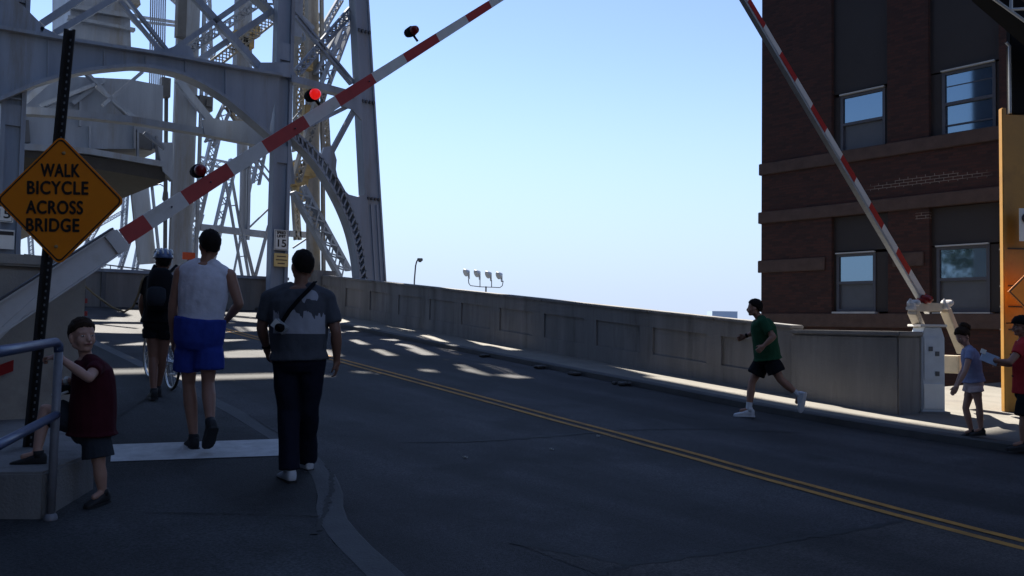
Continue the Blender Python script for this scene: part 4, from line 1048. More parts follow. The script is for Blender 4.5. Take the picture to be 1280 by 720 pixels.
def head(mb, c, f, u, s):
    """head centre c (between crown and chin), facing f, up u; s = head height"""
    u = u.normalized(); f = (f-u*f.dot(u)).normalized(); x = f.cross(u)
    ax = (x, f, u); k = s/.235
    mb.ell(c+u*.028*k-f*.008*k, ax, (.074*k, .094*k, .09*k), 20, 12)          # cranium
    mb.ell(c-u*.03*k+f*.025*k, ax, (.06*k, .066*k, .078*k), 18, 10)           # face
    mb.ell(c-u*.088*k+f*.058*k, ax, (.028*k, .026*k, .024*k), 10, 8)          # chin
    mb.cap(c+u*.006*k+f*.084*k, c-u*.03*k+f*.101*k, .010*k, .0135*k)            # nose
    for q in (-1, 1):
        mb.cap(c+x*(q*.012*k)+u*.022*k+f*.078*k, c+x*(q*.045*k)+u*.02*k+f*.062*k, .011*k, .010*k)   # brow
        mb.ell(c+x*(q*.034*k)-u*.03*k+f*.05*k, ax, (.03*k, .032*k, .034*k), 10, 8)                # cheek
        mb.ell(c+x*(q*.077*k)-u*.012*k-f*.005*k, ax, (.010*k, .02*k, .033*k), 10, 8)               # ear
        mb.cap(c+x*(q*.05*k)-u*.06*k+f*.0*k, c-u*.092*k+x*(q*.02*k)+f*.045*k, .022*k, .018*k)      # jaw
    mb.cap(c+x*-.018*k-u*.055*k+f*.09*k, c+x*.018*k-u*.055*k+f*.09*k, .008*k, .008*k)             # lips
    return ax, k

def face_details(body, c, ax, k, base):
    """eyes and lips added into the same body mesh"""
    x, f, u = ax; mb = MB()
    for q in (-1, 1):
        e = c+x*(q*.031*k)+u*.0*k+f*.079*k
        mb.m = 1; mb.ell(e, ax, (.0105*k, .009*k, .0058*k), 10, 8)
        mb.m = 2; mb.ell(e+f*.0055*k, ax, (.0055*k, .0045*k, .0055*k), 10, 8)
    mb.m = 3; mb.ell(c-u*.055*k+f*.0955*k, ax, (.02*k, .006*k, .006*k), 10, 6)
    me = body.data
    for m in ('eyewhite', 'iris', 'lips'): me.materials.append(M[m])
    bm = bmesh.new(); bm.from_mesh(me); vs = [bm.verts.new(v-base) for v in mb.v]
    for fc, mi in zip(mb.f, mb.mi):
        try: q = bm.faces.new([vs[i] for i in fc]); q.material_index = mi; q.smooth = True
        except ValueError: pass
    bm.to_mesh(me); bm.free()

def hair_cap(name, c, ax, k, m, parent, front=.40, low=-.05, puff=1.09, extra=None):
    """hair as a shell over the cranium, cut at the hairline"""
    x, f, u = ax; mb = MB(); n, mm = 40, 22; rows = []
    r = (.081*k*puff, .101*k*puff, .099*k*puff); cc = c+u*.03*k-f*.010*k
    for layer in (0, 1):
        rs = []
        for i in range(mm+1):
            row = []
            for j in range(n):
                a = 2*math.pi*j/n; fr = math.sin(a)            # 1 = front
                # hairline: brow at the front, above the ears at the sides, nape at the back
                th = abs(math.atan2(math.cos(a), math.sin(a)))/math.pi
                pts_ = ((0, front), (.2, front-.02), (.34, .12+low), (.42, -.02+low), (.5, -.12+low), (.6, -.42), (.8, -.68), (1.01, -.72))
                for (t0, h0), (t1, h1) in zip(pts_, pts_[1:]):
                    if t0 <= th <= t1: hl = h0+(h1-h0)*(th-t0)/(t1-t0); break
                hl += .10*noise.noise(Vector((math.cos(a)*5, math.sin(a)*5, c.x)))
                top = math.pi/2; bot = math.asin(max(-.85, min(.85, hl)))
                t = bot+(top-bot)*i/mm; q = max(math.cos(t), 1e-3); zs_ = math.sin(t)
                if th > .5 and t < 0: g_ = min(1, (th-.5)/.15); q = q+(max(q, .84)-q)*g_; zs_ *= 1+.25*g_
                rr = 1+(.05*noise.noise(Vector((math.cos(a)*q*4, math.sin(a)*q*4, math.sin(t)*4+c.x)))+.045*noise.noise(Vector((math.cos(a)*q*13, math.sin(a)*q*13, math.sin(t)*9+c.y)))) - (.05 if layer else 0)
                rr -= .075*max(0, 1-i/5)**1.5
                row.append(cc+x*(r[0]*q*math.cos(a)*rr)+f*(r[1]*q*math.sin(a)*rr)+u*(r[2]*zs_*rr))
            rs.append(row)
        rows.append(rs)
    mb.rings(rows[0][::-1]+rows[1], cap=True)
    if extra: extra(mb)
    return mb.build(name, m, parent, smooth=True)

def shoe(parent, an, toe, s, m, sole=None, tilt=0.0):
    """an = ankle, toe = unit direction of the foot, pointing where the toes go"""
    toe = toe.normalized(); up = Z-toe*toe.z
    if up.length < .2: up = -F0 if abs(F0.dot(toe)) < .9 else R0
    up.normalize(); sd = toe.cross(up); mb = MB(); o = an-up*.045*s
    rs = []
    for t, hw, h0, h1 in ((-.075, .018, -.03, .03), (-.066, .032, -.04, .05), (-.03, .037, -.045, .062), (.02, .038, -.045, .05), (.08, .043, -.045, .02), (.13, .045, -.045, .004), (.17, .038, -.043, -.008), (.195, .02, -.036, -.018)):
        c = o+toe*t*s; row = []
        for k in range(14):
            a = 2*math.pi*k/14; zc = (h0+h1)/2; zz_ = (h1-h0)/2
            sx = math.copysign(abs(math.cos(a))**.7, math.cos(a)); sz = math.copysign(abs(math.sin(a))**.7, math.sin(a))
            row.append(c+sd*(hw*s*sx)+up*((zc+zz_*sz)*s))
        rs.append(row)
    mb.rings(rs); mb.tube([o+up*.02*s-toe*.015*s, o+up*.075*s-toe*.012*s], [.042*s, .04*s], 14)
    sh = mb.build('shoe', M[m], parent, smooth=True)
    if sole:
        mb = MB(); rs = []
        for t, hw in ((-.082, .02), (-.07, .036), (-.03, .04), (.02, .04), (.08, .047), (.13, .049), (.175, .041), (.2, .02)):
            c = o+toe*t*s; rs.append([c+sd*hw*s-up*.05*s, c+sd*hw*s-up*.03*s, c-sd*hw*s-up*.03*s, c-sd*hw*s-up*.05*s])
        mb.rings(rs); mb.build('sole', M[sole], sh)
    return sh

def person(label, D0, root, J, hd, face, up=Z, skin='skin', k=1.0, shirt=None, sleeve=.55, shirt_len=1.05, sleeveless=False,
           bottoms='blueshort', leg_to=.8, flare=1.25, hair=('hairdark', {}), shoes=('rubber', None), toes=None, chest=(.165, .11), waist=(.15, .105), hip=(.165, .115),
           hands=None, cloth_long=False, group=None, face_on=False, limb=1.0, tee_fit=1.09, vox=.0085, tuck=False):
    P = {n: atD(x, y, D0+(d[0] if d else 0)) for n, (x, y, *d) in J.items()}
    t = thing('person', root, label, 'person', group)
    mb = MB(); sL, sR, hL, hR = P['sL'], P['sR'], P['hL'], P['hR']
    lat = (sR-sL).normalized(); hlat = (hR-hL).normalized(); nb = P['neck']; hc = (hL+hR)/2; sc = (sL+sR)/2
    spine = (sc-hc); sp = spine.normalized(); dep = sp.cross(lat).normalized(); lat = dep.cross(sp).normalized()
    hdep = sp.cross(hlat).normalized(); hl2 = hdep.cross(sp)
    lev = [(-.16, hip[0]*.8, hip[1]*.85), (-.05, hip[0], hip[1]), (.12, hip[0]*.98, hip[1]), (.33, waist[0], waist[1]), (.55, (waist[0]+chest[0])/2, (waist[1]+chest[1])/2), (.78, chest[0], chest[1]), (.94, chest[0]*.98, chest[1]*.9), (1.03, chest[0]*.8, chest[1]*.7), (1.1, chest[0]*.42, chest[1]*.58)]
    def ring(f, hw, hd_, inf=0.0):
        l = (hl2*(1-min(1, max(0, f)))+lat*min(1, max(0, f))).normalized(); dp = (hdep*(1-min(1, max(0, f)))+dep*min(1, max(0, f))).normalized()
        c = hc+spine*f if f < .9 else hc+spine*.9+(nb-(hc+spine*.9))*((f-.9)/.22)
        return oval(c, l, dp, hw+inf, hd_+inf)
    mb.rings([ring(f, a*k, b*k) for f, a, b in lev])
    mb.cap(nb-sp*.04*k, P['head']-up*.045*k, .054*k, .05*k)
    q = limb*k
    for s in 'LR':
        sh, el, wr = P['s'+s], P['e'+s], P['w'+s]
        mb.cap(sh, sh.lerp(el, .95), .054*q, .04*q); mb.cap(sh.lerp(el, .3), sh.lerp(el, .6), .047*q, .045*q); mb.cap(el, el.lerp(wr, .35), .038*q, .041*q); mb.cap(el.lerp(wr, .35), wr, .041*q, .025*q)
        mb.cap(nb.lerp(sh, .35)-sp*.01, sh-sp*.005, .05*k, .052*k)
        hp, kn, an = P['h'+s], P['k'+s], P['a'+s]
        mb.cap(hp, kn, .088*q, .052*q); mb.cap(hp.lerp(kn, .1), hp.lerp(kn, .55), .09*q, .075*q); mb.cap(kn, kn.lerp(an, .35), .05*q, .056*q); mb.cap(kn.lerp(an, .35), an, .056*q, .034*q)
        td = toes[0 if s == 'L' else 1].normalized(); mb.cap(an-td*.02, an+td*.1*k-Z*.03*k*(1-abs(td.z)), .029*k, .026*k)
    ax, kk = head(mb, P['head'], face, up, hd)
    for s in 'LR':
        h = (hands or {}).get(s, {}); el, wr = P['e'+s], P['w'+s]
        hand(mb, wr, h.get('d', (wr-el)), h.get('pn', (-lat if s == 'R' else lat)), h.get('s', k), h.get('curl', .5), h.get('thumb', 1 if s == 'R' else -1))
    body = remeshed(mb, 'body', [M[skin]], t, vox*max(.7, k), 3)
    if face_on: face_details(body, P['head'], ax, kk, parent_world(t))
    if hair: hair_cap('hair', P['head'], ax, kk, M[hair[0]], t, **hair[1])
    # shirt
    if shirt:
        sb = MB(); inf = .014*k
        lv = [(f, a*tee_fit, b*tee_fit) for f, a, b in lev if f > -.1]
        f0 = 1-shirt_len
        rows = [(f0, lv[0][1]*(.98 if tuck else 1.09), lv[0][2]*(1.0 if tuck else 1.13))]+[l for l in lv if l[0] > f0+.04][:-1]+[(1.075, chest[0]*.56, chest[1]*.66)]
        sb.rings([ring(f, a*k, b*k, inf) for f, a, b in rows])
        for s in 'LR':
            sh, el = P['s'+s], P['e'+s]
            if sleeveless:
                sb.cap(nb.lerp(sh, .3)-sp*.008, nb.lerp(sh, .78)-sp*.012, .071*k, .064*k)
            else:
                sb.cap(nb.lerp(sh, .35)-sp*.006, sh, .067*k, .07*k)
                e = sh.lerp(el, sleeve); m_ = sh.lerp(el, sleeve*.5)
                sb.tube([sh.lerp(el, -.03), m_, e], [.066*k, .067*k, .067*k], 14)
        remeshed(sb, 'shirt', [M[shirt]] if isinstance(shirt, str) else [shirt], t, .01*max(.75, k), 3, .008*k, 9, D0)
    # shorts or trousers
    bb = MB()
    bb.rings([ring(f, a*(1.10 if tuck else 1.05)*k, b*(1.12 if tuck else 1.05)*k, (.022 if tuck else .006)*k) for f, a, b in ((-.24, hip[0]*.8, hip[1]*.8), (-.12, hip[0]*.97, hip[1]*1.02), (.0, hip[0], hip[1]), (.12, hip[0]*.98, hip[1]), (.27, waist[0]*1.02, waist[1]*1.02))[:(6 if tuck else 4)]])
    for s in 'LR':
        hp, kn, an = P['h'+s], P['k'+s], P['a'+s]
        if cloth_long:
            bb.tube([hp, hp.lerp(kn, .5), kn, kn.lerp(an, .5), an-Z*.02], [.106*k, .098*k, .08*k, .076*k, .08*k], 16)
        else:
            e = hp.lerp(kn, leg_to); bb.tube([hp, hp.lerp(kn, .2), hp.lerp(kn, leg_to*.5), e], [.088*k, .097*k, .1*k*(flare+1)/2, .092*k*flare], 16)
    remeshed(bb, 'trousers' if cloth_long else 'shorts', [M[bottoms]], t, .01*max(.75, k), 3, .010*k, 8, D0+4)
    for s, td in zip('LR', toes): shoe(t, P['a'+s]-Z*.012*k, td, 1.02*k, shoes[0], shoes[1])
    return t, P, ax, kk, lat, dep, sp

FWD = Vector((.1, 1, .05)).normalized()           # up the ramp
def flat(v): return Vector((v.x, v.y, 0)).normalized()

# grey-shirted man: printed back, trousers
def tee_print(c, lat, sp):
    m = cloth('grey_printed_tee_cloth', (.075, .08, .095)); t = m.node_tree; n = t.nodes; b = n['Principled BSDF']
    old = b.inputs['Base Color'].links[0].from_socket
    geo = n.new('ShaderNodeTexCoord')
    def dot(v):
        d = n.new('ShaderNodeVectorMath'); d.operation = 'DOT_PRODUCT'; d.inputs[1].default_value = v; t.links.new(geo.outputs['Object'], d.inputs[0]); return d.outputs['Value']
    def math_(op, a, b_=0.0, c_=None):
        q = n.new('ShaderNodeMath'); q.operation = op
        for i, v in enumerate((a, b_, c_)):
            if v is None: continue
            if isinstance(v, (int, float)): q.inputs[i].default_value = v
            else: t.links.new(v, q.inputs[i])
        return q.outputs[0]
    X, Zs = dot(lat), dot(sp); cx, cz = c.dot(lat), c.dot(sp)
    x = math_('SUBTRACT', X, cx); z = math_('SUBTRACT', Zs, cz)
    nz = n.new('ShaderNodeTexNoise'); nz.inputs['Scale'].default_value = 22; nz.inputs['Detail'].default_value = 3
    mp = n.new('ShaderNodeMapping'); mp.inputs['Scale'].default_value = (1, 1, .35); t.links.new(geo.outputs['Object'], mp.inputs[0]); t.links.new(mp.outputs[0], nz.inputs['Vector'])
    topz = math_('ADD', math_('MULTIPLY', nz.outputs['Fac'], .30), -.13)
    band = math_('MULTIPLY', math_('MULTIPLY', math_('GREATER_THAN', z, -.125), math_('LESS_THAN', z, topz)), math_('LESS_THAN', math_('ABSOLUTE', math_('SUBTRACT', x, .02)), .185))
    dx = math_('SUBTRACT', x, .10); dz = math_('SUBTRACT', z, .145)
    rr = math_('SQRT', math_('ADD', math_('MULTIPLY', dx, dx), math_('MULTIPLY', dz, dz)))
    moon = math_('MULTIPLY', math_('LESS_THAN', rr, .056), math_('GREATER_THAN', math_('ADD', dz, math_('MULTIPLY', nz.outputs['Fac'], .1)), .022))
    mask = math_('MULTIPLY', math_('MAXIMUM', band, moon), .68)
    geo2 = dot(Vector((sp.cross(lat)))); 
    mx = n.new('ShaderNodeMixRGB'); mx.inputs[2].default_value = (.5, .51, .58, 1)
    t.links.new(mask, mx.inputs[0]); t.links.new(old, mx.inputs[1]); t.links.new(mx.outputs[0], b.inputs['Base Color'])
    return m
D = 6.3
root = G(372, 600, .1)
latg = R0.copy()
cg = atD(374, 396, D)-root
pm = tee_print(cg, R0, Z)
r = person('man in a grey printed t-shirt and navy trousers walking up the pavement', D, root,
   dict(head=(378, 333), neck=(375, 356, .0), sL=(337, 373, .0), sR=(409, 374, .03), eL=(327, 409, .02), eR=(420, 414, .0), wL=(333, 434, .12), wR=(421, 449, .08), hL=(358, 447), hR=(390, 447), kL=(361, 512, .05), kR=(385, 510, .1), aL=(362, 584, -.03), aR=(384, 571, .42)),
   .235, FWD, skin='skin2', k=1.0, shirt=pm, sleeve=.75, shirt_len=1.04, bottoms='navy', cloth_long=True, hair=('hairdark', dict(puff=1.02)), shoes=('shoewhite', 'rubber'),
   toes=(flat(FWD), flat(FWD)), chest=(.192, .13), waist=(.18, .13), hip=(.175, .125), tee_fit=1.12, limb=1.05,
   hands=dict(L=dict(curl=.7, pn=R0), R=dict(curl=.6, pn=-R0, thumb=-1)))
t = r[0]
mb = MB(); c = atD(374, 432, D); mb.rings([oval(c+Z*dz, R0, F0, .205, .142) for dz in (-.018, .018)]); mb.build('belt', M['black'], t)
p = r[1]['wL']; mb = MB(); mb.tube([p+Z*.02, p-Z*.012], .034, 12); mb.build('wristwatch', M['black'], t)
# his camera on a shoulder strap
cc = atD(350, 408, D-.19); tc = thing('camera', cc, 'compact black and white camera hanging from a strap on the grey-shirted man', 'camera')
a1 = (R0*.72-Z*.55+F0*-.1).normalized(); a2 = (F0*-1-R0*.1).normalized(); a3 = a1.cross(a2).normalized(); a2 = a3.cross(a1)
mb = MB(); mb.box(cc, (.115, .05, .07), (a1, a2, a3)); mb.box(cc+a3*.043, (.04, .04, .02), (a1, a2, a3)); mb.build('body', M['galv'], tc, bevel=.008)
mb = MB(); mb.tube([cc+a2*.02+a1*.02, cc+a2*.07+a1*.02-a3*.004, cc+a2*.075+a1*.02], [.03, .03, .022], 14); mb.build('lens', M['black'], tc)
mb = MB(); mb.box(cc+a2*.031+a1*-.03, (.045, .004, .06), (a1, a2, a3)); mb.build('grip', M['signwhite'], tc)
S = [(353, 402, -.175), (362, 388, -.18), (374, 374, -.17), (386, 362, -.13), (392, 355, -.06), (394, 352, .0)]
mb = MB(); P = [atD(x, y, D+d) for x, y, d in S]
for a, b in zip(P, P[1:]): mb.beam(a, b+(b-a)*.06, .03, .005, up=-F0)
mb.build('strap', M['black'], tc)

# white sleeveless man
D = 7.28; root = G(252, 556, .1)
r = person('man in a white sleeveless top and blue shorts walking towards the bridge', D, root,
   dict(head=(262, 307), neck=(257, 327), sL=(226, 340, .0), sR=(287, 344, .02), eL=(216, 384, .02), eR=(299, 380, .02), wL=(217, 422, .1), wR=(283, 400, .2), hL=(236, 418), hR=(262, 418), kL=(236, 480, .05), kR=(260, 478, -.02), aL=(242, 545, -.05), aR=(263, 528, -.28)),
   .245, FWD, skin='skin', k=1.06, shirt='tank', sleeveless=True, shirt_len=.84, tuck=True, bottoms='blueshort', leg_to=.72, flare=1.32, hair=('hairdark', dict(puff=1.1)), shoes=('rubber', 'rubber'),
   toes=(flat(FWD), (flat(FWD)*.75-Z*.66).normalized()), chest=(.185, .115), waist=(.165, .11), hip=(.17, .12), tee_fit=1.05,
   hands=dict(L=dict(curl=.5, pn=R0), R=dict(curl=.9, d=(F0*.6-R0*.5-Z*.2), pn=-Z)))

# cyclist with helmet and backpack, and the bicycle
D = 9.4; root = G(195, 499, .1)
r = person('cyclist in a helmet and dark clothes with a backpack walking a bicycle, seen from behind', D, root,
   dict(head=(204, 327), neck=(200, 344), sL=(184, 353, .0), sR=(218, 353, .02), eL=(177, 380, .0), eR=(226, 384, .05), wL=(181, 401, .1), wR=(222, 404, .3), hL=(191, 402), hR=(207, 402), kL=(191, 446, .03), kR=(203, 446, .08), aL=(192, 487, -.05), aR=(197, 484, .25)),
   .23, FWD, skin='skin2', k=.98, shirt='blackcloth', sleeve=.55, shirt_len=1.02, bottoms='blackcloth', leg_to=.45, flare=1.25, hair=('hairdark', {}), shoes=('rubber', 'rubber'),
   toes=(flat(FWD), flat(FWD)), chest=(.165, .11), waist=(.15, .105), hip=(.165, .115), hands=dict(L=dict(pn=R0), R=dict(pn=-Z, d=FWD, curl=.9)))
t = r[0]; c = r[1]['head']; x, f, u = r[2]
mb = MB(); cc = c+u*.045; rows = []
for layer, sc in ((0, 1.0), (1, .88)):
    rs = []
    for i in range(9):
        tt = -.12+(math.pi/2+.12)*i/8; q = max(math.cos(tt), 1e-3)
        rs.append([cc+x*(.105*sc*q*math.cos(2*math.pi*j/20))+f*(.135*sc*q*math.sin(2*math.pi*j/20))+u*(.10*sc*math.sin(tt)) for j in range(20)])
    rows.append(rs)
mb.rings(rows[0][::-1]+rows[1]); hm = mb.build('helmet', M['helmet'], t, smooth=True)
mb = MB()
for q in (-.06, -.02, .02, .06):
    mb.tube([cc+x*q*1.25+f*(.135*.95*math.cos(a))+u*(.104*max(.1, math.sin(a))*(1-abs(q)*2.2)) for a in [math.pi*(.12+.76*i/8) for i in range(9)]], .011, 6)
mb.build('helmet_rib', M['signwhite'], hm, smooth=True)
bp = atD(200, 362, D-.2); tb = thing('backpack', bp, 'black backpack worn by the cyclist', 'backpack')
mb = MB(); mb.rings([oval(bp+Z*z, R0, F0, a, b, 14) for z, a, b in ((-.23, .1, .07), (-.2, .14, .1), (-.05, .15, .12), (.12, .14, .1), (.21, .11, .07), (.24, .05, .03))]); mb.build('bag', M['blackcloth'], tb, smooth=True)
mb = MB(); mb.rings([oval(bp-F0*.09+Z*z, R0, F0, a, b, 12) for z, a, b in ((-.18, .08, .03), (-.1, .11, .05), (.0, .1, .04), (.03, .06, .02))]); mb.build('pocket', M['greyshort'], tb, smooth=True)
for s_ in (-1, 1):
    mb = MB(); P = [bp+R0*(.1*s_)+Z*.19, bp+R0*(.12*s_)+Z*.27+F0*.12, bp+R0*(.13*s_)+Z*.2+F0*.3, bp+R0*(.14*s_)-Z*.1+F0*.32, bp+R0*(.12*s_)-Z*.18+F0*.1]
    mb.tube(P, .018, 6); mb.build('strap', M['blackcloth'], tb)
def bicycle():
    rw = G(213, 487, .1); fd = Vector((.03, 1, .08)).normalized(); sd = Vector((1, -.03, 0)).normalized(); up = sd.cross(fd)
    rw.z = prof(rw.y)+.1
    t = thing('bicycle', rw, 'bicycle wheeled between the cyclist and the man in white', 'bicycle')
    rc = rw+up*.34; fc = rc+fd*1.02; Rr = .33
    for c in (rc, fc):
        C = [c+fd*(Rr*math.cos(a))+up*(Rr*math.sin(a)) for a in [2*math.pi*i/32 for i in range(32)]]
        w = MB().tube(C, .017, 8, closed=True).build('wheel', M['rubber'], t, smooth=True)
        MB().tube([c+(p-c)*.945 for p in C], .011, 6, closed=True).build('rim', M['chrome'], w, smooth=True)
        mb = MB()
        for i in range(20):
            a = 2*math.pi*i/20; mb.tube([c+sd*(.03 if i % 2 else -.03), c+fd*(.31*math.cos(a))+up*(.31*math.sin(a))], .002, 4)
        mb.tube([c-sd*.05, c+sd*.05], .02, 8); mb.build('spokes', M['chrome'], w)
    bb = rc+fd*.43-up*.05; st = rc+fd*.27+up*.48; ht = rc+fd*.84+up*.5; hb = rc+fd*.88+up*.38
    mb = MB()
    for a, b, r_ in ((bb, st, .016), (st, ht, .016), (bb, hb, .018), (rc+sd*.05, bb, .01), (rc-sd*.05, bb, .01), (rc+sd*.05, st-up*.05, .009), (rc-sd*.05, st-up*.05, .009), (ht+up*.02, hb-up*.02, .02), (hb, fc+sd*.05, .012), (hb, fc-sd*.05, .012)): mb.tube([a, b], r_, 8)
    mb.build('frame', M['helmet'], t)
    mb = MB(); mb.tube([st, st+up*.18], .013, 8); q = st+up*.2; mb.rings([oval(q+fd*a, sd, up, w, .03, 12) for a, w in ((-.14, .05), (-.12, .085), (-.04, .075), (.05, .03), (.14, .02))]); mb.build('saddle', M['black'], t, smooth=True)
    mb = MB(); h = ht+up*.14; mb.tube([ht, h], .014, 8); mb.tube([h-sd*.28-fd*.05, h-sd*.1, h+sd*.1, h+sd*.28-fd*.05], .013, 8); mb.build('handlebar', M['black'], t)
    mb = MB(); mb.cap(bb-sd*.06, bb+sd*.06, .05, .05); mb.tube([bb+sd*.07, bb+sd*.07-up*.17], .01, 6); mb.tube([bb-sd*.07, bb-sd*.07+up*.17], .01, 6)
    mb.box(bb+sd*.11-up*.17, (.09, .09, .02), (sd, fd, up)); mb.box(bb-sd*.11+up*.17, (.09, .09, .02), (sd, fd, up)); mb.build('crank', M['chrome'], t)
    mb = MB(); mb.box(rc-fd*.06+up*.3, (.05, .02, .07), (sd, fd, up)); mb.build('reflector', M['signyellow'], t)
bicycle()

# boy with one foot on the plinth
D = 5.44; root = G(126, 628, .1)
lk = (R0*.78-F0*.62-Z*.12).normalized()
r = person('boy in a maroon t-shirt on the handrail with one foot on the plinth', D, root,
   dict(head=(103, 420), neck=(109, 446, .02), sL=(114, 456, .12), sR=(121, 458, -.1), eL=(103, 487, .16), eR=(111, 473, -.25), wL=(84, 476, .05), wR=(73, 446, -.3), hL=(112, 533, .04), hR=(119, 535, -.04), kL=(57, 512, .0), kR=(124, 582, -.05), aL=(46, 566, -.12), aR=(128, 614, -.02)),
   .222, lk, up=(Z-R0*.05).normalized(), skin='skin3', k=.76, shirt='maroon', sleeve=.5, shirt_len=1.12, bottoms='greyshort', leg_to=.78, flare=1.4, hair=('hairbrown', dict(front=.34, low=-.03, puff=1.05)), shoes=('rubber', 'rubber'),
   toes=((-R0-F0*.2).normalized(), (-R0*.2-F0).normalized()), chest=(.15, .14), waist=(.155, .15), hip=(.17, .15), face_on=True, tee_fit=1.15, limb=.98,
   hands=dict(L=dict(d=-R0-Z*.3, pn=-Z-F0*.3, curl=.9, s=.74), R=dict(d=(-R0-Z*.05), pn=(-Z), curl=1.15, s=.74, thumb=1)))
t = r[0]; p = r[1]['wL']; mb = MB(); mb.tube([p+R0*.012, p-R0*.012], .028, 12); mb.box(p+(-F0)*.028, (.022, .006, .022), (R0, F0, Z)); mb.build('wristwatch', M['signwhite'], t)
q = atD(80, 487, D-.0); tb = thing('bundle', q, 'small dark bundle with a pale edge held by the boy in front of his knee', 'bundle')
mb = MB(); mb.rings([oval(q+R0*a, F0, Z, w, h, 10) for a, w, h in ((-.05, .02, .015), (-.035, .04, .03), (.03, .045, .032), (.06, .02, .015))]); mb.build('bag', M['black'], tb, smooth=True)
mb = MB(); mb.tube([q-R0*.055-Z*.03-F0*.04, q+R0*.0-Z*.026-F0*.05, q+R0*.05-Z*.008-F0*.045], .008, 6); mb.build('edge', M['signwhite'], tb)

# runner in green
D = 11.5; root = G(936, 523, 0)
rd = (-R0*.97+F0*.25).normalized()
r = person('runner in a green t-shirt and black shorts sprinting across the road towards the left', D, root,
   dict(head=(943, 385), neck=(951, 397), sL=(953, 403, -.17), sR=(952, 401, .17), eL=(967, 421, -.3), eR=(944, 415, .26), wL=(955, 432, -.28), wR=(932, 420, .3), hL=(961, 444, -.07), hR=(957, 444, .07), kL=(975, 474, -.12), kR=(940, 478, .1), aL=(998, 494, -.1), aR=(936, 511, .06)),
   .225, (rd+Z*-.05), skin='skin', k=1.0, shirt='green', sleeve=.7, shirt_len=1.12, bottoms='blackcloth', leg_to=.72, flare=1.35, hair=('hairdark', {}), shoes=('shoewhite', 'shoewhite'),
   toes=((-R0*.15-Z*.95+F0*.2).normalized(), flat(rd)), chest=(.175, .135), waist=(.165, .13), hip=(.16, .14), tee_fit=1.16,
   hands=dict(L=dict(curl=1.1), R=dict(curl=1.1)))
t = r[0]
for s in 'LR':
    a, kq = r[1]['a'+s], r[1]['k'+s]; d = (kq-a).normalized(); mb = MB(); mb.tube([a-d*.01, a+d*.09], [.041, .043], 12); mb.build('sock', M['shoewhite'], t)
mb = MB(); p = r[1]['wR']; d = (p-r[1]['eR']).normalized(); mb.tube([p-d*.03, p], .032, 12); mb.build('wristwatch', M['black'], t)

# girl stepping towards the kerb
D = 10.1; root = G(1217, 545, .1); gd = (-R0*.9-F0*.25).normalized()
r = person('girl in a lavender t-shirt and pale shorts with her head bowed by the gate cabinet', D, root,
   dict(head=(1203, 420), neck=(1210, 433), sL=(1213, 440, -.12), sR=(1212, 440, .12), eL=(1207, 463, -.17), eR=(1204, 462, .16), wL=(1197, 482, -.17), wR=(1194, 484, .16), hL=(1218, 477, -.045), hR=(1216, 477, .045), kL=(1224, 508, -.08), kR=(1207, 510, .07), aL=(1226, 536, -.07), aR=(1214, 538, .06)),
   .2, (gd*.8-Z*.6).normalized(), up=(Z*.85+gd*.5).normalized(), skin='skin3', k=.74, shirt='lavender', sleeve=.42, shirt_len=1.0, bottoms='palepink', leg_to=.42, flare=1.3,
   hair=('hairbrown', dict(low=-.1, puff=1.12)), shoes=('rubber', 'rubber'), toes=(flat(gd), flat(gd)), chest=(.13, .12), waist=(.13, .115), hip=(.145, .135), face_on=True, tee_fit=1.12,
   hands=dict(L=dict(curl=.5, s=.72), R=dict(curl=.5, s=.72)))
t = r[0]; c = r[1]['head']; x, f, u = r[2]; mb = MB(); b = c+u*.10-f*.075; mb.ell(b, (x, f, u), (.05, .05, .045), 14, 10)
mb.tube([b-f*.03, b-f*.06-u*.05, b-f*.055-u*.1], [.03, .028, .01], 10); mb.build('hair_bun', M['hairbrown'], t, smooth=True)

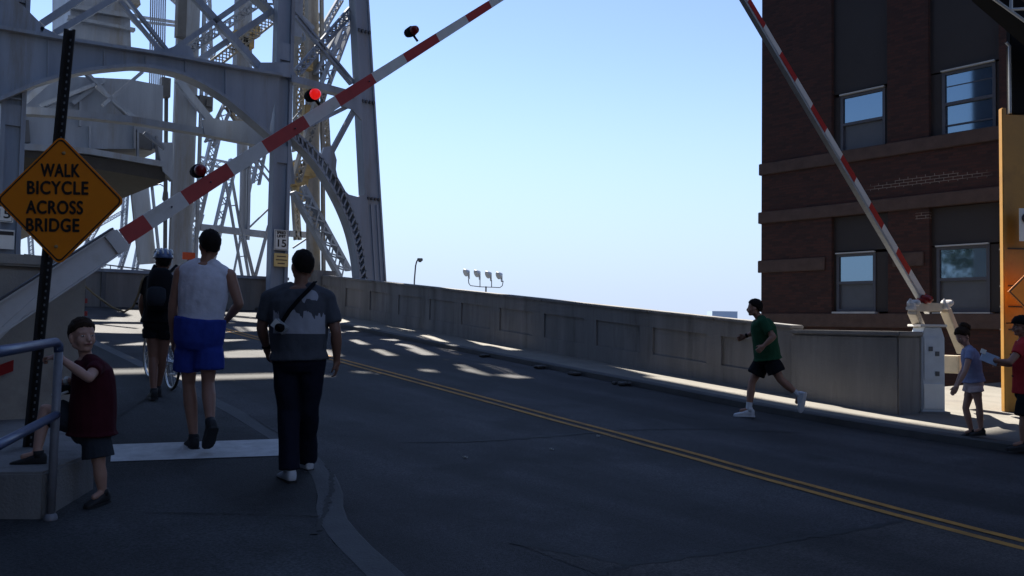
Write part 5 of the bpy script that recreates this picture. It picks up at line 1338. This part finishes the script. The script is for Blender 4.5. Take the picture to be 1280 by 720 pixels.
# person in red at the picture edge
D = 9.6; root = G(1282, 556, .1); ld = (-R0*.9+F0*.1).normalized()
r = person('person in a red striped top and dark cap at the right edge of the picture', D, root,
   dict(head=(1277, 408), neck=(1280, 423), sL=(1279, 433, -.16), sR=(1283, 432, .16), eL=(1262, 453, -.2), eR=(1266, 455, .15), wL=(1247, 451, -.12), wR=(1249, 455, .08), hL=(1284, 487, -.06), hR=(1286, 487, .06), kL=(1280, 522, -.1), kR=(1285, 522, .1), aL=(1279, 553, -.1), aR=(1287, 551, .1)),
   .225, ld, skin='skin', k=.9, shirt='redcloth', sleeve=.5, shirt_len=1.06, bottoms='blackcloth', leg_to=.95, flare=1.2, hair=('hairdark', {}), shoes=('rubber', 'rubber'),
   toes=(flat(ld), flat(ld)), chest=(.16, .13), waist=(.15, .13), hip=(.16, .14), face_on=True, tee_fit=1.1, hands=dict(L=dict(curl=.8, s=.9), R=dict(curl=.8, s=.9)))
t = r[0]; c = r[1]['head']; x, f, u = r[2]
mb = MB(); mb.rings([oval(c+u*z, x, f, a, b, 18) for z, a, b in ((.03, .088, .108), (.07, .085, .105), (.115, .06, .07), (.13, .02, .02))]); mb.rings([oval(c+u*z+f*.07, x, f, .075, .09, 16) for z in (.03, .042)]); mb.build('cap', M['black'], t, smooth=True)
hc = (r[1]['hL']+r[1]['hR'])/2; sc = (r[1]['sL']+r[1]['sR'])/2; mb = MB()
for f_ in (.3, .55, .8): mb.rings([oval(hc.lerp(sc, f_)+Z*z, F0, R0, .168 if f_ < .7 else .176, .147, 18) for z in (-.008, .008)])
mb.build('shirt_stripe', M['maroon'], t)
p = atD(1237, 448, 9.5); tb = thing('paper_map', p, 'pale blue folded paper held out between the person in red and the girl', 'paper')
a1 = (R0*.9-Z*.35).normalized(); a3 = (Z*.9+R0*.35).normalized(); a2 = a1.cross(a3)
mb = MB(); mb.box(p, (.2, .012, .11), (a1, a2, a3)); mb.build('sheet', M['paleblue'], tb); mb = MB(); mb.box(p-a1*.1+a3*.045-F0*.012, (.06, .006, .05), (a1, a2, a3)); mb.build('flap', M['signwhite'], tb)
